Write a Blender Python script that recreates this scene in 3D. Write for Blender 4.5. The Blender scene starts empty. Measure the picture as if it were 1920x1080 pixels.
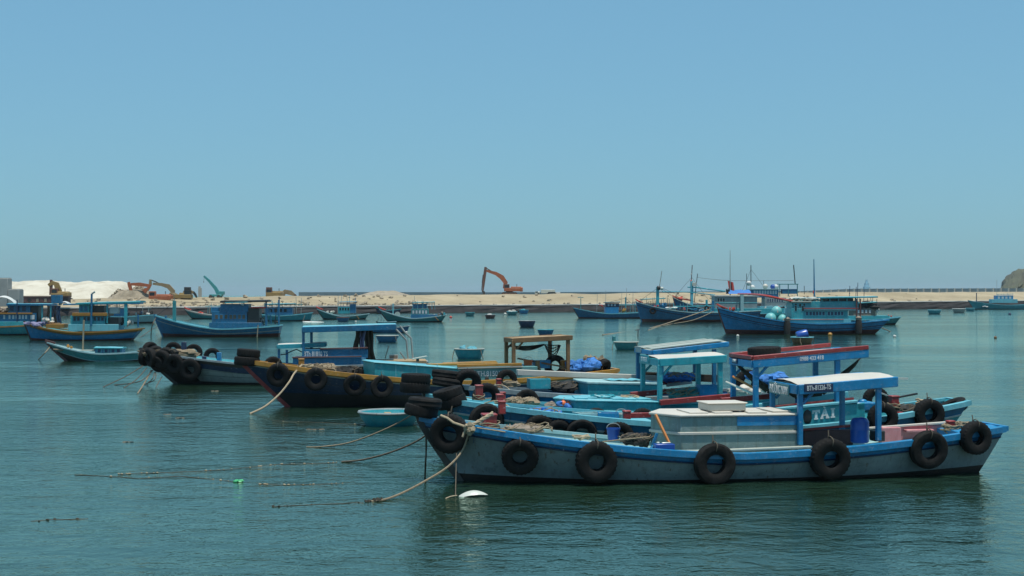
import bpy, bmesh, math, random
import numpy as np
from mathutils import Vector, Matrix, noise
R = math.radians
rnd = random.Random(7)
sc = bpy.context.scene
# ------------------------------------------------------------------ camera, sky, sun, exposure
FPX, CAMH, HZ = 2667.0, 4.0, 553.0          # focal length in px of the 1920 px photo, eye height, horizon row
cam = bpy.data.cameras.new('camera'); camo = bpy.data.objects.new('camera', cam); sc.collection.objects.link(camo)
camo.location = (0, 0, CAMH); camo.rotation_euler = (R(90), 0, 0)
cam.sensor_width = 36; cam.lens = 36 * FPX / 1920; cam.shift_y = (HZ - 540) / 1920
cam.clip_start = 0.5; cam.clip_end = 20000
sc.camera = camo
SUN_EL, SUN_AZ = 79.0, 150.0                 # azimuth from +Y (away from the camera) towards +X
w = bpy.data.worlds.new('World'); sc.world = w; w.use_nodes = True
nt = w.node_tree; bg = nt.nodes['Background']
sky = nt.nodes.new('ShaderNodeTexSky'); sky.sky_type = 'NISHITA'; sky.sun_disc = False
sky.sun_elevation = R(SUN_EL); sky.sun_rotation = R(SUN_AZ); sky.altitude = 0
sky.air_density = 1.1; sky.dust_density = 1.0; sky.ozone_density = 5.0
tint = nt.nodes.new('ShaderNodeMix'); tint.data_type = 'RGBA'; tint.blend_type = 'MULTIPLY'; tint.inputs[0].default_value = 1
tint.inputs[7].default_value = (0.90, 1.615, 1.98, 1)
gam = nt.nodes.new('ShaderNodeGamma'); gam.inputs[1].default_value = 0.45      # evens the hazy sky out from horizon to zenith
nt.links.new(sky.outputs[0], gam.inputs[0]); nt.links.new(gam.outputs[0], tint.inputs[6]); nt.links.new(tint.outputs[2], bg.inputs[0])
bg.inputs[1].default_value = 0.15
sl = bpy.data.lights.new('sun', 'SUN'); slo = bpy.data.objects.new('sun', sl); sc.collection.objects.link(slo)
sl.energy = 4.5; sl.angle = R(0.53); sl.color = (1.0, 0.95, 0.86)
sd = Vector((math.cos(R(SUN_EL)) * math.sin(R(SUN_AZ)), math.cos(R(SUN_EL)) * math.cos(R(SUN_AZ)), math.sin(R(SUN_EL))))
slo.rotation_euler = sd.to_track_quat('Z', 'Y').to_euler(); slo.location = (0, 0, 60)
sc.view_settings.view_transform = 'Standard'; sc.view_settings.look = 'None'
sc.view_settings.gamma = 1.0; sc.view_settings.exposure = 0.0
sc.view_settings.use_curve_mapping = False
sc.cycles.use_denoising = True; sc.cycles.max_bounces = 6; sc.cycles.diffuse_bounces = 3
sc.cycles.glossy_bounces = 3; sc.cycles.caustics_reflective = False; sc.cycles.caustics_refractive = False

# ------------------------------------------------------------------ helpers
def W(px, py, Y):
    return Vector(((px - 960) * Y / FPX, Y, CAMH - (py - HZ) * Y / FPX))
def wY(py): return CAMH * FPX / (py - HZ)
def WW(px, py, z=0.0):
    Y = (CAMH - z) * FPX / (py - HZ); return Vector(((px - 960) * Y / FPX, Y, z))
def lerp(a, b, t): return a + (b - a) * t
def clamp(x, a=0.0, b=1.0): return max(a, min(b, x))

MATS = {}
def _n(nt, t): return nt.nodes.new(t)
def mat(name, col, rough=0.5, var=0.18, scale=1.5, dirt=0.0, dcol=(0.07, 0.05, 0.035), bump=0.15, bscale=30, spec=0.5, streak=True, col2=None, fade=0.0, metal=0.0, dscale=3.0, chip=None, rust=0.0):
    """Painted or weathered surface: base colour, slow tone drift, chalky fade, rust/dirt streaks, fine relief."""
    if name in MATS: return MATS[name]
    m = bpy.data.materials.new(name); m.use_nodes = True; nt = m.node_tree; L = nt.links
    p = nt.nodes['Principled BSDF']; p.inputs['Roughness'].default_value = rough
    p.inputs['Specular IOR Level'].default_value = spec; p.inputs['Metallic'].default_value = metal
    tc = _n(nt, 'ShaderNodeTexCoord')
    n1 = _n(nt, 'ShaderNodeTexNoise'); n1.inputs['Scale'].default_value = scale; n1.inputs['Detail'].default_value = 6; n1.inputs['Roughness'].default_value = 0.65
    L.new(tc.outputs['Object'], n1.inputs['Vector'])
    r1 = _n(nt, 'ShaderNodeValToRGB'); r1.color_ramp.elements[0].position = 0.3; r1.color_ramp.elements[1].position = 0.72
    c = col; lo = [x * (1 - var) for x in c]; hi = list(col2) if col2 else [min(1, x * (1 + var) + 0.01 * var) for x in c]
    r1.color_ramp.elements[0].color = (*lo, 1); r1.color_ramp.elements[1].color = (*hi, 1)
    L.new(n1.outputs['Fac'], r1.inputs['Fac']); out = r1.outputs['Color']
    if fade > 0:
        n3 = _n(nt, 'ShaderNodeTexNoise'); n3.inputs['Scale'].default_value = scale * 3.1; n3.inputs['Detail'].default_value = 8; n3.inputs['Roughness'].default_value = 0.75
        L.new(tc.outputs['Object'], n3.inputs['Vector'])
        r3 = _n(nt, 'ShaderNodeValToRGB'); r3.color_ramp.elements[0].position = 0.52; r3.color_ramp.elements[1].position = 0.7
        r3.color_ramp.elements[0].color = (0, 0, 0, 1); r3.color_ramp.elements[1].color = (fade, fade, fade, 1)
        L.new(n3.outputs['Fac'], r3.inputs['Fac'])
        mx = _n(nt, 'ShaderNodeMix'); mx.data_type = 'RGBA'; L.new(r3.outputs['Color'], mx.inputs[0]); L.new(out, mx.inputs[6])
        mx.inputs[7].default_value = (*[x * 0.5 + 0.28 for x in col], 1); out = mx.outputs[2]
    if dirt > 0:
        mp = _n(nt, 'ShaderNodeMapping'); mp.inputs['Scale'].default_value = (7, 7, 0.9) if streak else (dscale, dscale, dscale)
        L.new(tc.outputs['Object'], mp.inputs['Vector'])
        n2 = _n(nt, 'ShaderNodeTexNoise'); n2.inputs['Scale'].default_value = 1.0; n2.inputs['Detail'].default_value = 7; n2.inputs['Roughness'].default_value = 0.7
        L.new(mp.outputs['Vector'], n2.inputs['Vector'])
        r2 = _n(nt, 'ShaderNodeValToRGB'); r2.color_ramp.elements[0].position = 0.5; r2.color_ramp.elements[1].position = 0.78
        r2.color_ramp.elements[0].color = (0, 0, 0, 1); r2.color_ramp.elements[1].color = (dirt, dirt, dirt, 1)
        L.new(n2.outputs['Fac'], r2.inputs['Fac'])
        mx = _n(nt, 'ShaderNodeMix'); mx.data_type = 'RGBA'; L.new(r2.outputs['Color'], mx.inputs[0]); L.new(out, mx.inputs[6])
        mx.inputs[7].default_value = (*dcol, 1); out = mx.outputs[2]
    chip = (0.5 if fade > 0 else 0.0) if chip is None else chip
    for amt, sc_, lo_, hi_, cc in ((chip, (9, 9, 14), .60, .66, [x * 0.35 + 0.30 for x in col]), (rust, (11, 11, 0.6), .60, .68, (0.12, 0.05, 0.016)), (rust, (2.2, 2.2, 5.0), .60, .75, [x * 0.45 for x in col])):
        if amt <= 0: continue
        mp = _n(nt, 'ShaderNodeMapping'); mp.inputs['Scale'].default_value = sc_; mp.inputs['Location'].default_value = (sc_[0], 3, 1); L.new(tc.outputs['Object'], mp.inputs['Vector'])
        n4 = _n(nt, 'ShaderNodeTexNoise'); n4.inputs['Scale'].default_value = 1; n4.inputs['Detail'].default_value = 6; n4.inputs['Roughness'].default_value = 0.65; L.new(mp.outputs['Vector'], n4.inputs['Vector'])
        r4 = _n(nt, 'ShaderNodeValToRGB'); r4.color_ramp.elements[0].position = lo_; r4.color_ramp.elements[1].position = hi_; r4.color_ramp.elements[0].color = (0, 0, 0, 1); r4.color_ramp.elements[1].color = (amt, amt, amt, 1); L.new(n4.outputs['Fac'], r4.inputs['Fac'])
        mx = _n(nt, 'ShaderNodeMix'); mx.data_type = 'RGBA'; L.new(r4.outputs['Color'], mx.inputs[0]); L.new(out, mx.inputs[6]); mx.inputs[7].default_value = (*cc, 1); out = mx.outputs[2]
    L.new(out, p.inputs['Base Color'])
    if bump > 0:
        nb = _n(nt, 'ShaderNodeTexNoise'); nb.inputs['Scale'].default_value = bscale; nb.inputs['Detail'].default_value = 5
        L.new(tc.outputs['Object'], nb.inputs['Vector'])
        b = _n(nt, 'ShaderNodeBump'); b.inputs['Strength'].default_value = bump; b.inputs['Distance'].default_value = 0.03
        L.new(nb.outputs['Fac'], b.inputs['Height']); L.new(b.outputs['Normal'], p.inputs['Normal'])
    MATS[name] = m; return m
mat('blue', (0.003, 0.20, 0.42), 0.38, 0.25, dirt=0.35, fade=0.35)
mat('bluedk', (0.002, 0.13, 0.26), 0.42, 0.25, dirt=0.45, fade=0.22)
mat('navy', (0.003, 0.028, 0.082), 0.4, 0.25, dirt=0.4, fade=0.12)
mat('turq', (0.022, 0.31, 0.36), 0.42, 0.2, dirt=0.4, fade=0.35)
mat('turqlt', (0.13, 0.44, 0.51), 0.45, 0.15, dirt=0.35, fade=0.45)
mat('turqpale', (0.30, 0.49, 0.50), 0.5, 0.13, dirt=0.4, fade=0.4)
mat('green', (0.03, 0.24, 0.25), 0.45, 0.2, dirt=0.4, fade=0.25)
mat('tealmid', (0.10, 0.27, 0.27), 0.5, 0.15, dirt=0.4, fade=0.3)
mat('bandwhite', (0.34, 0.37, 0.35), 0.5, 0.15, dirt=0.5, rust=0.5)
mat('hullgrey', (0.25, 0.30, 0.305), 0.5, 0.2, dirt=0.6, fade=0.25, rust=0.75, dcol=(0.10, 0.07, 0.04))
mat('boxgrey', (0.17, 0.25, 0.235), 0.55, 0.2, dirt=0.7, fade=0.5, rust=0.6, dcol=(0.13, 0.11, 0.08))
mat('white', (0.58, 0.59, 0.56), 0.5, 0.1, dirt=0.45, dcol=(0.25, 0.22, 0.17))
mat('cream', (0.54, 0.51, 0.44), 0.55, 0.1, dirt=0.4, dcol=(0.32, 0.27, 0.19), streak=False)
mat('roofgrey', (0.36, 0.40, 0.35), 0.6, 0.12, dirt=0.5, dcol=(0.30, 0.27, 0.2), streak=False)
mat('red', (0.26, 0.022, 0.02), 0.45, 0.25, dirt=0.35, fade=0.12)
mat('brightred', (0.55, 0.06, 0.035), 0.5, 0.2, dirt=0.2)
mat('pink', (0.50, 0.19, 0.20), 0.4, 0.15, dirt=0.45, fade=0.3, dcol=(0.2, 0.03, 0.03))
mat('yellow', (0.44, 0.21, 0.025), 0.45, 0.2, dirt=0.45, fade=0.2)
mat('ochre', (0.32, 0.15, 0.02), 0.5, 0.2, dirt=0.35)
mat('wood', (0.20, 0.115, 0.05), 0.7, 0.3, dirt=0.5, bump=0.4, scale=3)
mat('woodlt', (0.36, 0.25, 0.13), 0.7, 0.25, dirt=0.4, bump=0.4, scale=3)
mat('orangewood', (0.52, 0.19, 0.05), 0.6, 0.15)
mat('bottom', (0.012, 0.010, 0.009), 0.6, 0.3, dirt=0.3, dcol=(0.05, 0.035, 0.02))
mat('bottomred', (0.075, 0.022, 0.018), 0.6, 0.3, dirt=0.4)
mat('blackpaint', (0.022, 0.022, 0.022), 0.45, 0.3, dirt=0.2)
mat('rubber', (0.0055, 0.0053, 0.005), 0.8, 0.4, scale=4, dirt=0.35, dcol=(0.022, 0.02, 0.018), spec=0.25, bump=0.25, bscale=60, streak=False)
mat('rubberworn', (0.010, 0.0098, 0.0092), 0.85, 0.5, scale=3, dirt=0.5, dcol=(0.04, 0.037, 0.033), spec=0.2, bump=0.3, bscale=40, streak=False)
mat('rope', (0.25, 0.195, 0.125), 0.85, 0.3, scale=20, bump=0.5, bscale=80)
mat('ropedark', (0.10, 0.08, 0.055), 0.85, 0.3, scale=20)
mat('ropelt', (0.36, 0.29, 0.19), 0.85, 0.2, scale=20)
mat('net', (0.025, 0.024, 0.022), 0.9, 0.4, scale=12, bump=0.6)
mat('netblue', (0.03, 0.17, 0.48), 0.7, 0.5, scale=14, bump=0.8, bscale=25)
mat('cloth', (0.035, 0.028, 0.018), 0.9, 0.35, scale=6, bump=0.4)
mat('clothlilac', (0.20, 0.19, 0.30), 0.9, 0.25, scale=6)
mat('clothgrey', (0.22, 0.18, 0.14), 0.9, 0.35, scale=9, bump=0.5)
mat('steel', (0.42, 0.42, 0.38), 0.4, 0.2, dirt=0.3, metal=0.5)
mat('glass', (0.015, 0.02, 0.025), 0.12, 0.2, bump=0)
mat('pane', (0.10, 0.085, 0.06), 0.3, 0.4, scale=1.2, bump=0)
mat('panewhite', (0.55, 0.58, 0.58), 0.4, 0.2, bump=0)
mat('plasticblue', (0.012, 0.07, 0.33), 0.3, 0.2, dirt=0.2, bump=0)
mat('plasticwhite', (0.52, 0.54, 0.48), 0.35, 0.08, bump=0)
mat('plasticgreen', (0.06, 0.42, 0.17), 0.4, 0.2)
mat('orange', (0.75, 0.17, 0.05), 0.5, 0.15)
mat('plateblue', (0.010, 0.022, 0.075), 0.45, 0.2)
mat('plategrey', (0.06, 0.18, 0.20), 0.5, 0.2)
mat('letter', (0.74, 0.74, 0.72), 0.5, 0.15, dirt=0.25)
mat('sand', (0.33, 0.265, 0.155), 0.95, 0.25, scale=0.08, col2=(0.42, 0.345, 0.22), bump=0.8, bscale=0.8, dirt=0.75, dcol=(0.22, 0.16, 0.10), streak=False, dscale=0.22)
mat('sandwhite', (0.52, 0.47, 0.36), 0.95, 0.2, scale=0.12, col2=(0.62, 0.58, 0.48), bump=0.8, bscale=0.6, dirt=0.8, dcol=(0.25, 0.19, 0.11), streak=False, dscale=0.16)
mat('rubble', (0.30, 0.25, 0.18), 0.95, 0.35, scale=0.8, bump=0.5, bscale=4)
mat('concrete', (0.36, 0.36, 0.33), 0.9, 0.15, scale=0.4, dirt=0.4, dcol=(0.2, 0.19, 0.16), bump=0.3, bscale=6)
mat('seawall', (0.33, 0.35, 0.33), 0.9, 0.15, scale=0.2, dirt=0.3, dcol=(0.16, 0.16, 0.15))
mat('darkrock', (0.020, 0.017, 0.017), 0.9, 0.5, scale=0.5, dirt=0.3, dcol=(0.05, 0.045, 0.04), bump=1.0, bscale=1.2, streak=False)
mat('headrock', (0.085, 0.072, 0.06), 0.9, 0.5, scale=0.05, col2=(0.10, 0.105, 0.05), bump=1.0, bscale=0.2)
mat('excorange', (0.34, 0.095, 0.035), 0.5, 0.2, scale=1, dirt=0.5, dcol=(0.12, 0.07, 0.04))
mat('excdark', (0.13, 0.055, 0.035), 0.5, 0.3, scale=1, dirt=0.5)
mat('excyellow', (0.27, 0.18, 0.06), 0.55, 0.2, scale=1, dirt=0.5, dcol=(0.16, 0.12, 0.06))
mat('exctan', (0.25, 0.185, 0.10), 0.55, 0.2, scale=1, dirt=0.5, dcol=(0.16, 0.12, 0.06))
mat('track', (0.05, 0.045, 0.04), 0.8, 0.3)
mat('cranegreen', (0.05, 0.26, 0.27), 0.5, 0.2)
mat('maroon', (0.11, 0.05, 0.045), 0.7, 0.3)
mat('weed', (0.035, 0.03, 0.02), 0.9, 0.4, scale=10)
mat('hazepale', (0.36, 0.58, 0.68), 0.9, 0.1)  # distance haze painted into the far tower's base colour, close to the sky tone
mat('buoyturq', (0.14, 0.44, 0.44), 0.45, 0.15, scale=1.2, fade=0.4)

class MB:
    def __init__(s): s.v = []; s.f = []; s.m = []
    def add(s, vs, fs, mi=0, M=None):
        o = len(s.v); s.v += [tuple(M @ Vector(p)) if M is not None else tuple(p) for p in vs]
        s.f += [tuple(i + o for i in q) for q in fs]; s.m += [mi] * len(fs)
    def box(s, c, d, mi=0, M=None, rz=0, taper=1.0):
        x, y, z = d[0] / 2, d[1] / 2, d[2] / 2
        vs = [(-x, -y, -z), (x, -y, -z), (x, y, -z), (-x, y, -z), (-x * taper, -y * taper, z), (x * taper, -y * taper, z), (x * taper, y * taper, z), (-x * taper, y * taper, z)]
        T = Matrix.Translation(c) @ Matrix.Rotation(rz, 4, 'Z'); T = M @ T if M is not None else T
        s.add(vs, [(0, 3, 2, 1), (4, 5, 6, 7), (0, 1, 5, 4), (1, 2, 6, 5), (2, 3, 7, 6), (3, 0, 4, 7)], mi, T); return s
    def bar(s, p0, p1, wd, h, mi=0, w1=None, h1=None):
        p0, p1 = Vector(p0), Vector(p1); d = (p1 - p0); 
        if d.length < 1e-6: return s
        d.normalize(); up = Vector((0, 0, 1)) if abs(d.z) < 0.95 else Vector((1, 0, 0))
        a = d.cross(up).normalized(); b = a.cross(d).normalized(); w1 = w1 or wd; h1 = h1 or h; vs = []
        for p, ww, hh in ((p0, wd, h), (p1, w1, h1)):
            for i, j in ((-1, -1), (1, -1), (1, 1), (-1, 1)): vs.append(p + a * i * ww / 2 + b * j * hh / 2)
        s.add(vs, [(0, 3, 2, 1), (4, 5, 6, 7), (0, 1, 5, 4), (1, 2, 6, 5), (2, 3, 7, 6), (3, 0, 4, 7)], mi); return s
    def tube(s, pts, r, n=6, mi=0, r1=None):
        pts = [Vector(p) for p in pts]; N = len(pts); rings = []; ref = None
        for i, p in enumerate(pts):
            d = (pts[min(i + 1, N - 1)] - pts[max(i - 1, 0)])
            d = d.normalized() if d.length > 1e-9 else Vector((1, 0, 0))
            if ref is None: ref = Vector((0, 0, 1)) if abs(d.z) < 0.9 else Vector((1, 0, 0))
            a = d.cross(ref); a = a.normalized() if a.length > 1e-6 else Vector((0, 1, 0)); b = a.cross(d).normalized(); ref = b
            rr = r if r1 is None else lerp(r, r1, i / max(1, N - 1))
            rings.append([p + (a * math.cos(2 * math.pi * k / n) + b * math.sin(2 * math.pi * k / n)) * rr for k in range(n)])
        vs = [q for g in rings for q in g]; fs = []
        for i in range(N - 1):
            for k in range(n): fs.append((i * n + k, i * n + (k + 1) % n, (i + 1) * n + (k + 1) % n, (i + 1) * n + k))
        fs.append(tuple(range(n - 1, -1, -1))); fs.append(tuple((N - 1) * n + k for k in range(n)))
        s.add(vs, fs, mi); return s
    def lathe(s, prof, n=24, M=None, mi=0, mis=None):
        N = len(prof); vs = []
        for k in range(n):
            a = 2 * math.pi * k / n
            for r, z in prof: vs.append((r * math.cos(a), r * math.sin(a), z))
        for i in range(N - 1):
            fs = [(k * N + i, ((k + 1) % n) * N + i, ((k + 1) % n) * N + i + 1, k * N + i + 1) for k in range(n)]
            if i == 0: o = len(s.v); s.add(vs, fs, mis[0] if mis else mi, M)
            else: s.f += [tuple(j + o for j in q) for q in fs]; s.m += [mis[i] if mis else mi] * len(fs)
        return s
    def grid(s, rows, mi=0, mis=None):
        n = len(rows[0]); o = len(s.v); s.v += [tuple(p) for r in rows for p in r]
        for i in range(len(rows) - 1):
            for j in range(n - 1):
                s.f.append((o + i * n + j, o + i * n + j + 1, o + (i + 1) * n + j + 1, o + (i + 1) * n + j)); s.m.append(mis[j] if mis else mi)
        return s
    def prism(s, poly, z0, z1, mi=0, M=None, top=None):
        n = len(poly); top = top or poly
        vs = [(p[0], p[1], z0 if not callable(z0) else z0(p)) for p in poly] + [(p[0], p[1], z1 if not callable(z1) else z1(p)) for p in top]
        s.add(vs, [tuple(range(n - 1, -1, -1)), tuple(range(n, 2 * n))] + [(i, (i + 1) % n, n + (i + 1) % n, n + i) for i in range(n)], mi, M); return s
    def ball(s, c, r, nu=12, nv=8, mi=0, jit=0.0, seed=0):
        if not hasattr(r, '__len__'): r = (r, r, r)
        vs = [(0, 0, -1)]; 
        for i in range(1, nv):
            t = math.pi * i / nv
            for k in range(nu): vs.append((math.sin(t) * math.cos(2 * math.pi * k / nu), math.sin(t) * math.sin(2 * math.pi * k / nu), -math.cos(t)))
        vs.append((0, 0, 1)); out = []
        for p in vs:
            q = Vector(p); f = 1 + jit * noise.noise(q * 1.7 + Vector((seed * 3.1, seed, 0))) * 2
            out.append((c[0] + q.x * r[0] * f, c[1] + q.y * r[1] * f, c[2] + q.z * r[2] * f))
        fs = [(0, 1 + (k + 1) % nu, 1 + k) for k in range(nu)]
        for i in range(nv - 2):
            for k in range(nu): fs.append((1 + i * nu + k, 1 + i * nu + (k + 1) % nu, 1 + (i + 1) * nu + (k + 1) % nu, 1 + (i + 1) * nu + k))
        e = len(vs) - 1; b = 1 + (nv - 2) * nu
        fs += [(b + k, b + (k + 1) % nu, e) for k in range(nu)]; s.add(out, fs, mi); return s
    def mesh(s, name, mats, smooth=True, ang=35):
        me = bpy.data.meshes.new(name); me.from_pydata(s.v, [], s.f)
        for m in (mats if isinstance(mats, (list, tuple)) else [mats]): me.materials.append(MATS[m])
        me.polygons.foreach_set('material_index', s.m)
        if smooth:
            me.polygons.foreach_set('use_smooth', [True] * len(s.f)); me.update(); me.set_sharp_from_angle(angle=R(ang))
        me.update(); return me
    def build(s, name, mats, parent=None, smooth=True, bevel=0, ang=35):
        o = bpy.data.objects.new(name, s.mesh(name, mats, smooth, ang)); sc.collection.objects.link(o)
        if parent is not None: o.parent = parent
        if bevel:
            b = o.modifiers.new('bevel', 'BEVEL'); b.width = bevel; b.segments = 2; b.limit_method = 'ANGLE'; b.angle_limit = R(50); b.harden_normals = False
        return o
def tag(o, label, cat=None, group=None, kind=None):
    if label: o['label'] = label
    if cat: o['category'] = cat
    if group: o['group'] = group
    if kind: o['kind'] = kind
    return o
def empty(name, label, cat, loc=(0, 0, 0), rz=0, group=None):
    o = bpy.data.objects.new(name, None); sc.collection.objects.link(o); o.location = loc; o.rotation_euler = (0, 0, rz); o.empty_display_size = 0.2
    return tag(o, label, cat, group)
def recenter(o):
    """move a world-space mesh's origin to its base"""
    me = o.data; n = len(me.vertices); a = np.empty(n * 3, dtype=np.float32); me.vertices.foreach_get('co', a); a = a.reshape(-1, 3)
    c = Vector(((a[:, 0].min() + a[:, 0].max()) / 2, (a[:, 1].min() + a[:, 1].max()) / 2, a[:, 2].min()))
    me.transform(Matrix.Translation(-c)); o.location = o.location + c; return o
TXT = {}
def text_obj(s, size, mtl, parent, loc, dirx, name='lettering', sx=1.0, ext=0.004, shear=0.0, offset=0.0):
    """flat lettering; dirx = reading direction in the parent's frame, letters stand up along z"""
    cu = bpy.data.curves.new('txt', 'FONT'); cu.body = s; cu.size = 1; cu.align_x = 'CENTER'; cu.align_y = 'CENTER'; cu.extrude = ext / size; cu.shear = shear; cu.offset = offset
    to = bpy.data.objects.new('txt', cu); sc.collection.objects.link(to); bpy.context.view_layer.update()
    me = bpy.data.meshes.new_from_object(to.evaluated_get(bpy.context.evaluated_depsgraph_get())); bpy.data.objects.remove(to)
    dx = Vector(dirx).normalized(); up = Vector((0, 0, 1)); nn = dx.cross(up)
    M = Matrix((( *(dx * size * sx), 0), (*(up * size), 0), (*(nn * size), 0), (0, 0, 0, 1))).transposed()
    M = Matrix.Translation(loc) @ M
    me.transform(M); me.materials.clear(); me.materials.append(MATS[mtl])
    o = bpy.data.objects.new(name, me); sc.collection.objects.link(o); o.parent = parent; return o

# ------------------------------------------------------------------ boats: hull geometry
class Boat:
    def __init__(s, name, label, bow, stern, B, sheer, tm=0.5, pw=1.5, rkb=0.9, rks=0.5, full=0.42, sw=0.5, dd=0.45, group='fishing boats moored in the harbour', cat='boat', zk=-0.45, vb=0.9):
        """bow, stern: world (x, y) of the stem head and the transom head; sheer: heights at bow, middle, stern"""
        s.bow = Vector((bow[0], bow[1], 0)); d = Vector((stern[0] - bow[0], stern[1] - bow[1], 0)); s.L = d.length; s.rz = math.atan2(d.y, d.x)
        s.B, s.sh, s.tm, s.pw, s.rkb, s.rks, s.full, s.sw, s.dd, s.zk, s.vb = B, sheer, tm, pw, rkb, rks, full, sw, dd, zk, vb
        s.root = empty(name, label, cat, s.bow, s.rz, group); s.Minv = (Matrix.Translation(s.bow) @ Matrix.Rotation(s.rz, 4, 'Z')).inverted()
        s.M = s.Minv.inverted()
    def sheer(s, t):
        b, m, e = s.sh
        return m + (b - m) * clamp((s.tm - t) / s.tm) ** s.pw if t < s.tm else m + (e - m) * clamp((t - s.tm) / (1 - s.tm)) ** s.pw
    def hb(s, t):
        h = s.B / 2
        if t < s.full: return max(0.035, h * (1 - (1 - t / s.full) ** 2.1) ** 0.82)
        k = clamp((t - 0.62) / 0.38); return h * (1 - (1 - s.sw) * k ** 1.8)
    def pt(s, t, z, side, inset=0.0):
        sh = s.sheer(t); q = clamp((z - s.zk) / (sh - s.zk)); e = lerp(s.vb, 0.33, clamp(t / 0.4) ** 0.7)
        if t > 0.75: e = lerp(e, 0.5, (t - 0.75) / 0.25)
        y = max(0.0, s.hb(t) * q ** e - inset)
        x = s.L * t + s.rkb * (1 - q) ** 1.1 * clamp(1 - t / 0.35) - s.rks * (1 - q) * clamp((t - 0.75) / 0.25)
        return Vector((x, side * y, z))
    def half(s, u, z):
        t = clamp(u / s.L); return abs(s.pt(t, min(z, s.sheer(t)), 1).y)
    def at(s, px, py, v):
        o = s.Minv @ Vector((0, 0, CAMH)); d = s.Minv.to_3x3() @ Vector(((px - 960) / FPX, 1, -(py - HZ) / FPX)); k = (v - o.y) / d.y
        return o + d * k
    def side(s, px, py, off=0.0):
        v = -s.B / 2
        for _ in range(8): p = s.at(px, py, v); v = -(s.half(p.x, p.z) + off)
        return s.at(px, py, v)
    def hull(s, bands, mats, inner, deck, NS=36, cap='blue', capw=0.13, caph=0.09, stem='bottom', fore=None, aft=None, rub=None, capmat2=None, capfar=None):
        """bands: list of (kind, depth, material index) from the sheer downwards: 's' = below sheer, 'w' = height over water"""
        mats = list(mats); mi_in = len(mats); mats.append(inner)
        ts = [(i / NS) for i in range(NS + 1)]; ts = [t * t * 0.35 + t * 0.65 if t < 1 else 1 for t in ts]
        def rows(t):
            sh = s.sheer(t); z = [sh]; m = []
            for kd, d, mi in bands:
                zz = sh - d if kd == 's' else min(d + 0.12 * (2 * t - 1) ** 2, z[-1] - 0.02)
                zz = max(s.zk, min(zz, z[-1] - 0.01)); n = 1 if z[-1] - zz < 0.2 else 3
                n = 3 if kd == 'w' else 1
                z0 = z[-1]
                for k in range(n): z.append(lerp(z0, zz, (k + 1) / n)); m.append(mi)
            return z, m
        mb = MB(); m = rows(0.5)[1]
        for side in (-1, 1):
            g = [[s.pt(t, z, side) for z in rows(t)[0]] for t in ts]
            if side == 1: g = g[::-1]
            mb.grid(g, mis=m)
        zt = rows(1)[0]; a = [s.pt(1, z, -1) for z in zt]; b = [s.pt(1, z, 1) for z in zt]
        mb.grid([a, [(p + q) / 2 for p, q in zip(a, b)], b], mis=m)
        th = 0.07
        for side in (-1, 1):
            g = [[s.pt(t, lerp(s.sheer(t), s.sheer(t) - s.dd - 0.02, k / 2), side, th) for k in range(3)] for t in ts]
            if side == -1: g = g[::-1]
            mb.grid(g, mi=mi_in)
        a = [s.pt(1, lerp(s.sheer(1), s.sheer(1) - s.dd, k), -1, th) - Vector((th, 0, 0)) for k in (0, 1)]; b = [s.pt(1, lerp(s.sheer(1), s.sheer(1) - s.dd, k), 1, th) - Vector((th, 0, 0)) for k in (0, 1)]
        mb.grid([b, a], mi=mi_in)
        s.hullo = mb.build('hull', mats, s.root, ang=40)
        g = [[s.pt(t, s.sheer(t) - s.dd, sd, 0.05) for sd in (-1, -0.34, 0.34, 1)] for t in ts]
        for r in g: r[1].y = r[0].y * 0.34; r[2].y = r[3].y * 0.34
        MB().grid(g[::-1]).build('deck', deck, s.root)
        mb = MB()
        for side in (-1, 1):
            g = []
            for t in ts:
                o = s.pt(t, s.sheer(t), side, -0.035); i = s.pt(t, s.sheer(t), side, capw - 0.035); z = s.sheer(t)
                g.append([Vector((o.x, o.y, z - caph)), Vector((o.x, o.y, z + 0.03)), Vector((i.x, i.y, z + 0.035)), Vector((i.x, i.y, z - 0.04))])
            if side == 1: g = g[::-1]
            mb.grid(g, mis=[1, 0, 0] if capmat2 else ([1, 1, 1] if capfar and side == 1 else [0, 0, 0]))
            e = g[-1] if side == -1 else g[0]; mb.add(e, [(0, 1, 2, 3)] if side == -1 else [(3, 2, 1, 0)])
        z = s.sheer(1); h = s.hb(1); mb.box((s.L - 0.01, 0, z - 0.02), (0.12, 2 * h + 0.06, 0.11))
        mb.build('gunwale', [cap, capmat2 or capfar] if capmat2 or capfar else cap, s.root)
        zs = [s.sheer(0) + 0.1 - k * (s.sheer(0) + 0.1 - s.zk) / 8 for k in range(9)]
        pts = [s.pt(0, min(zz, s.sheer(0)), 1) * 1 for zz in zs]; mb = MB()
        for k in range(8):
            p = Vector((pts[k].x - 0.03, 0, zs[k])); q = Vector((pts[k + 1].x - 0.03, 0, zs[k + 1])); mb.bar(p, q, 0.13, 0.14)
        mb.build('stem_post', stem, s.root)
        if rub:
            for d, mm, hh in rub:
                mb = MB()
                for side in (-1, 1):
                    g = []
                    for t in ts:
                        p = s.pt(t, s.sheer(t) - d, side, -0.03); q = s.pt(t, s.sheer(t) - d - hh, side, -0.03); p0 = s.pt(t, s.sheer(t) - d + 0.01, side, 0.01); q0 = s.pt(t, s.sheer(t) - d - hh - 0.01, side, 0.01)
                        g.append([p0, p, q, q0])
                    mb.grid(g if side == -1 else g[::-1])
                mb.build('rubbing_strake', mm, s.root)
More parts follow.
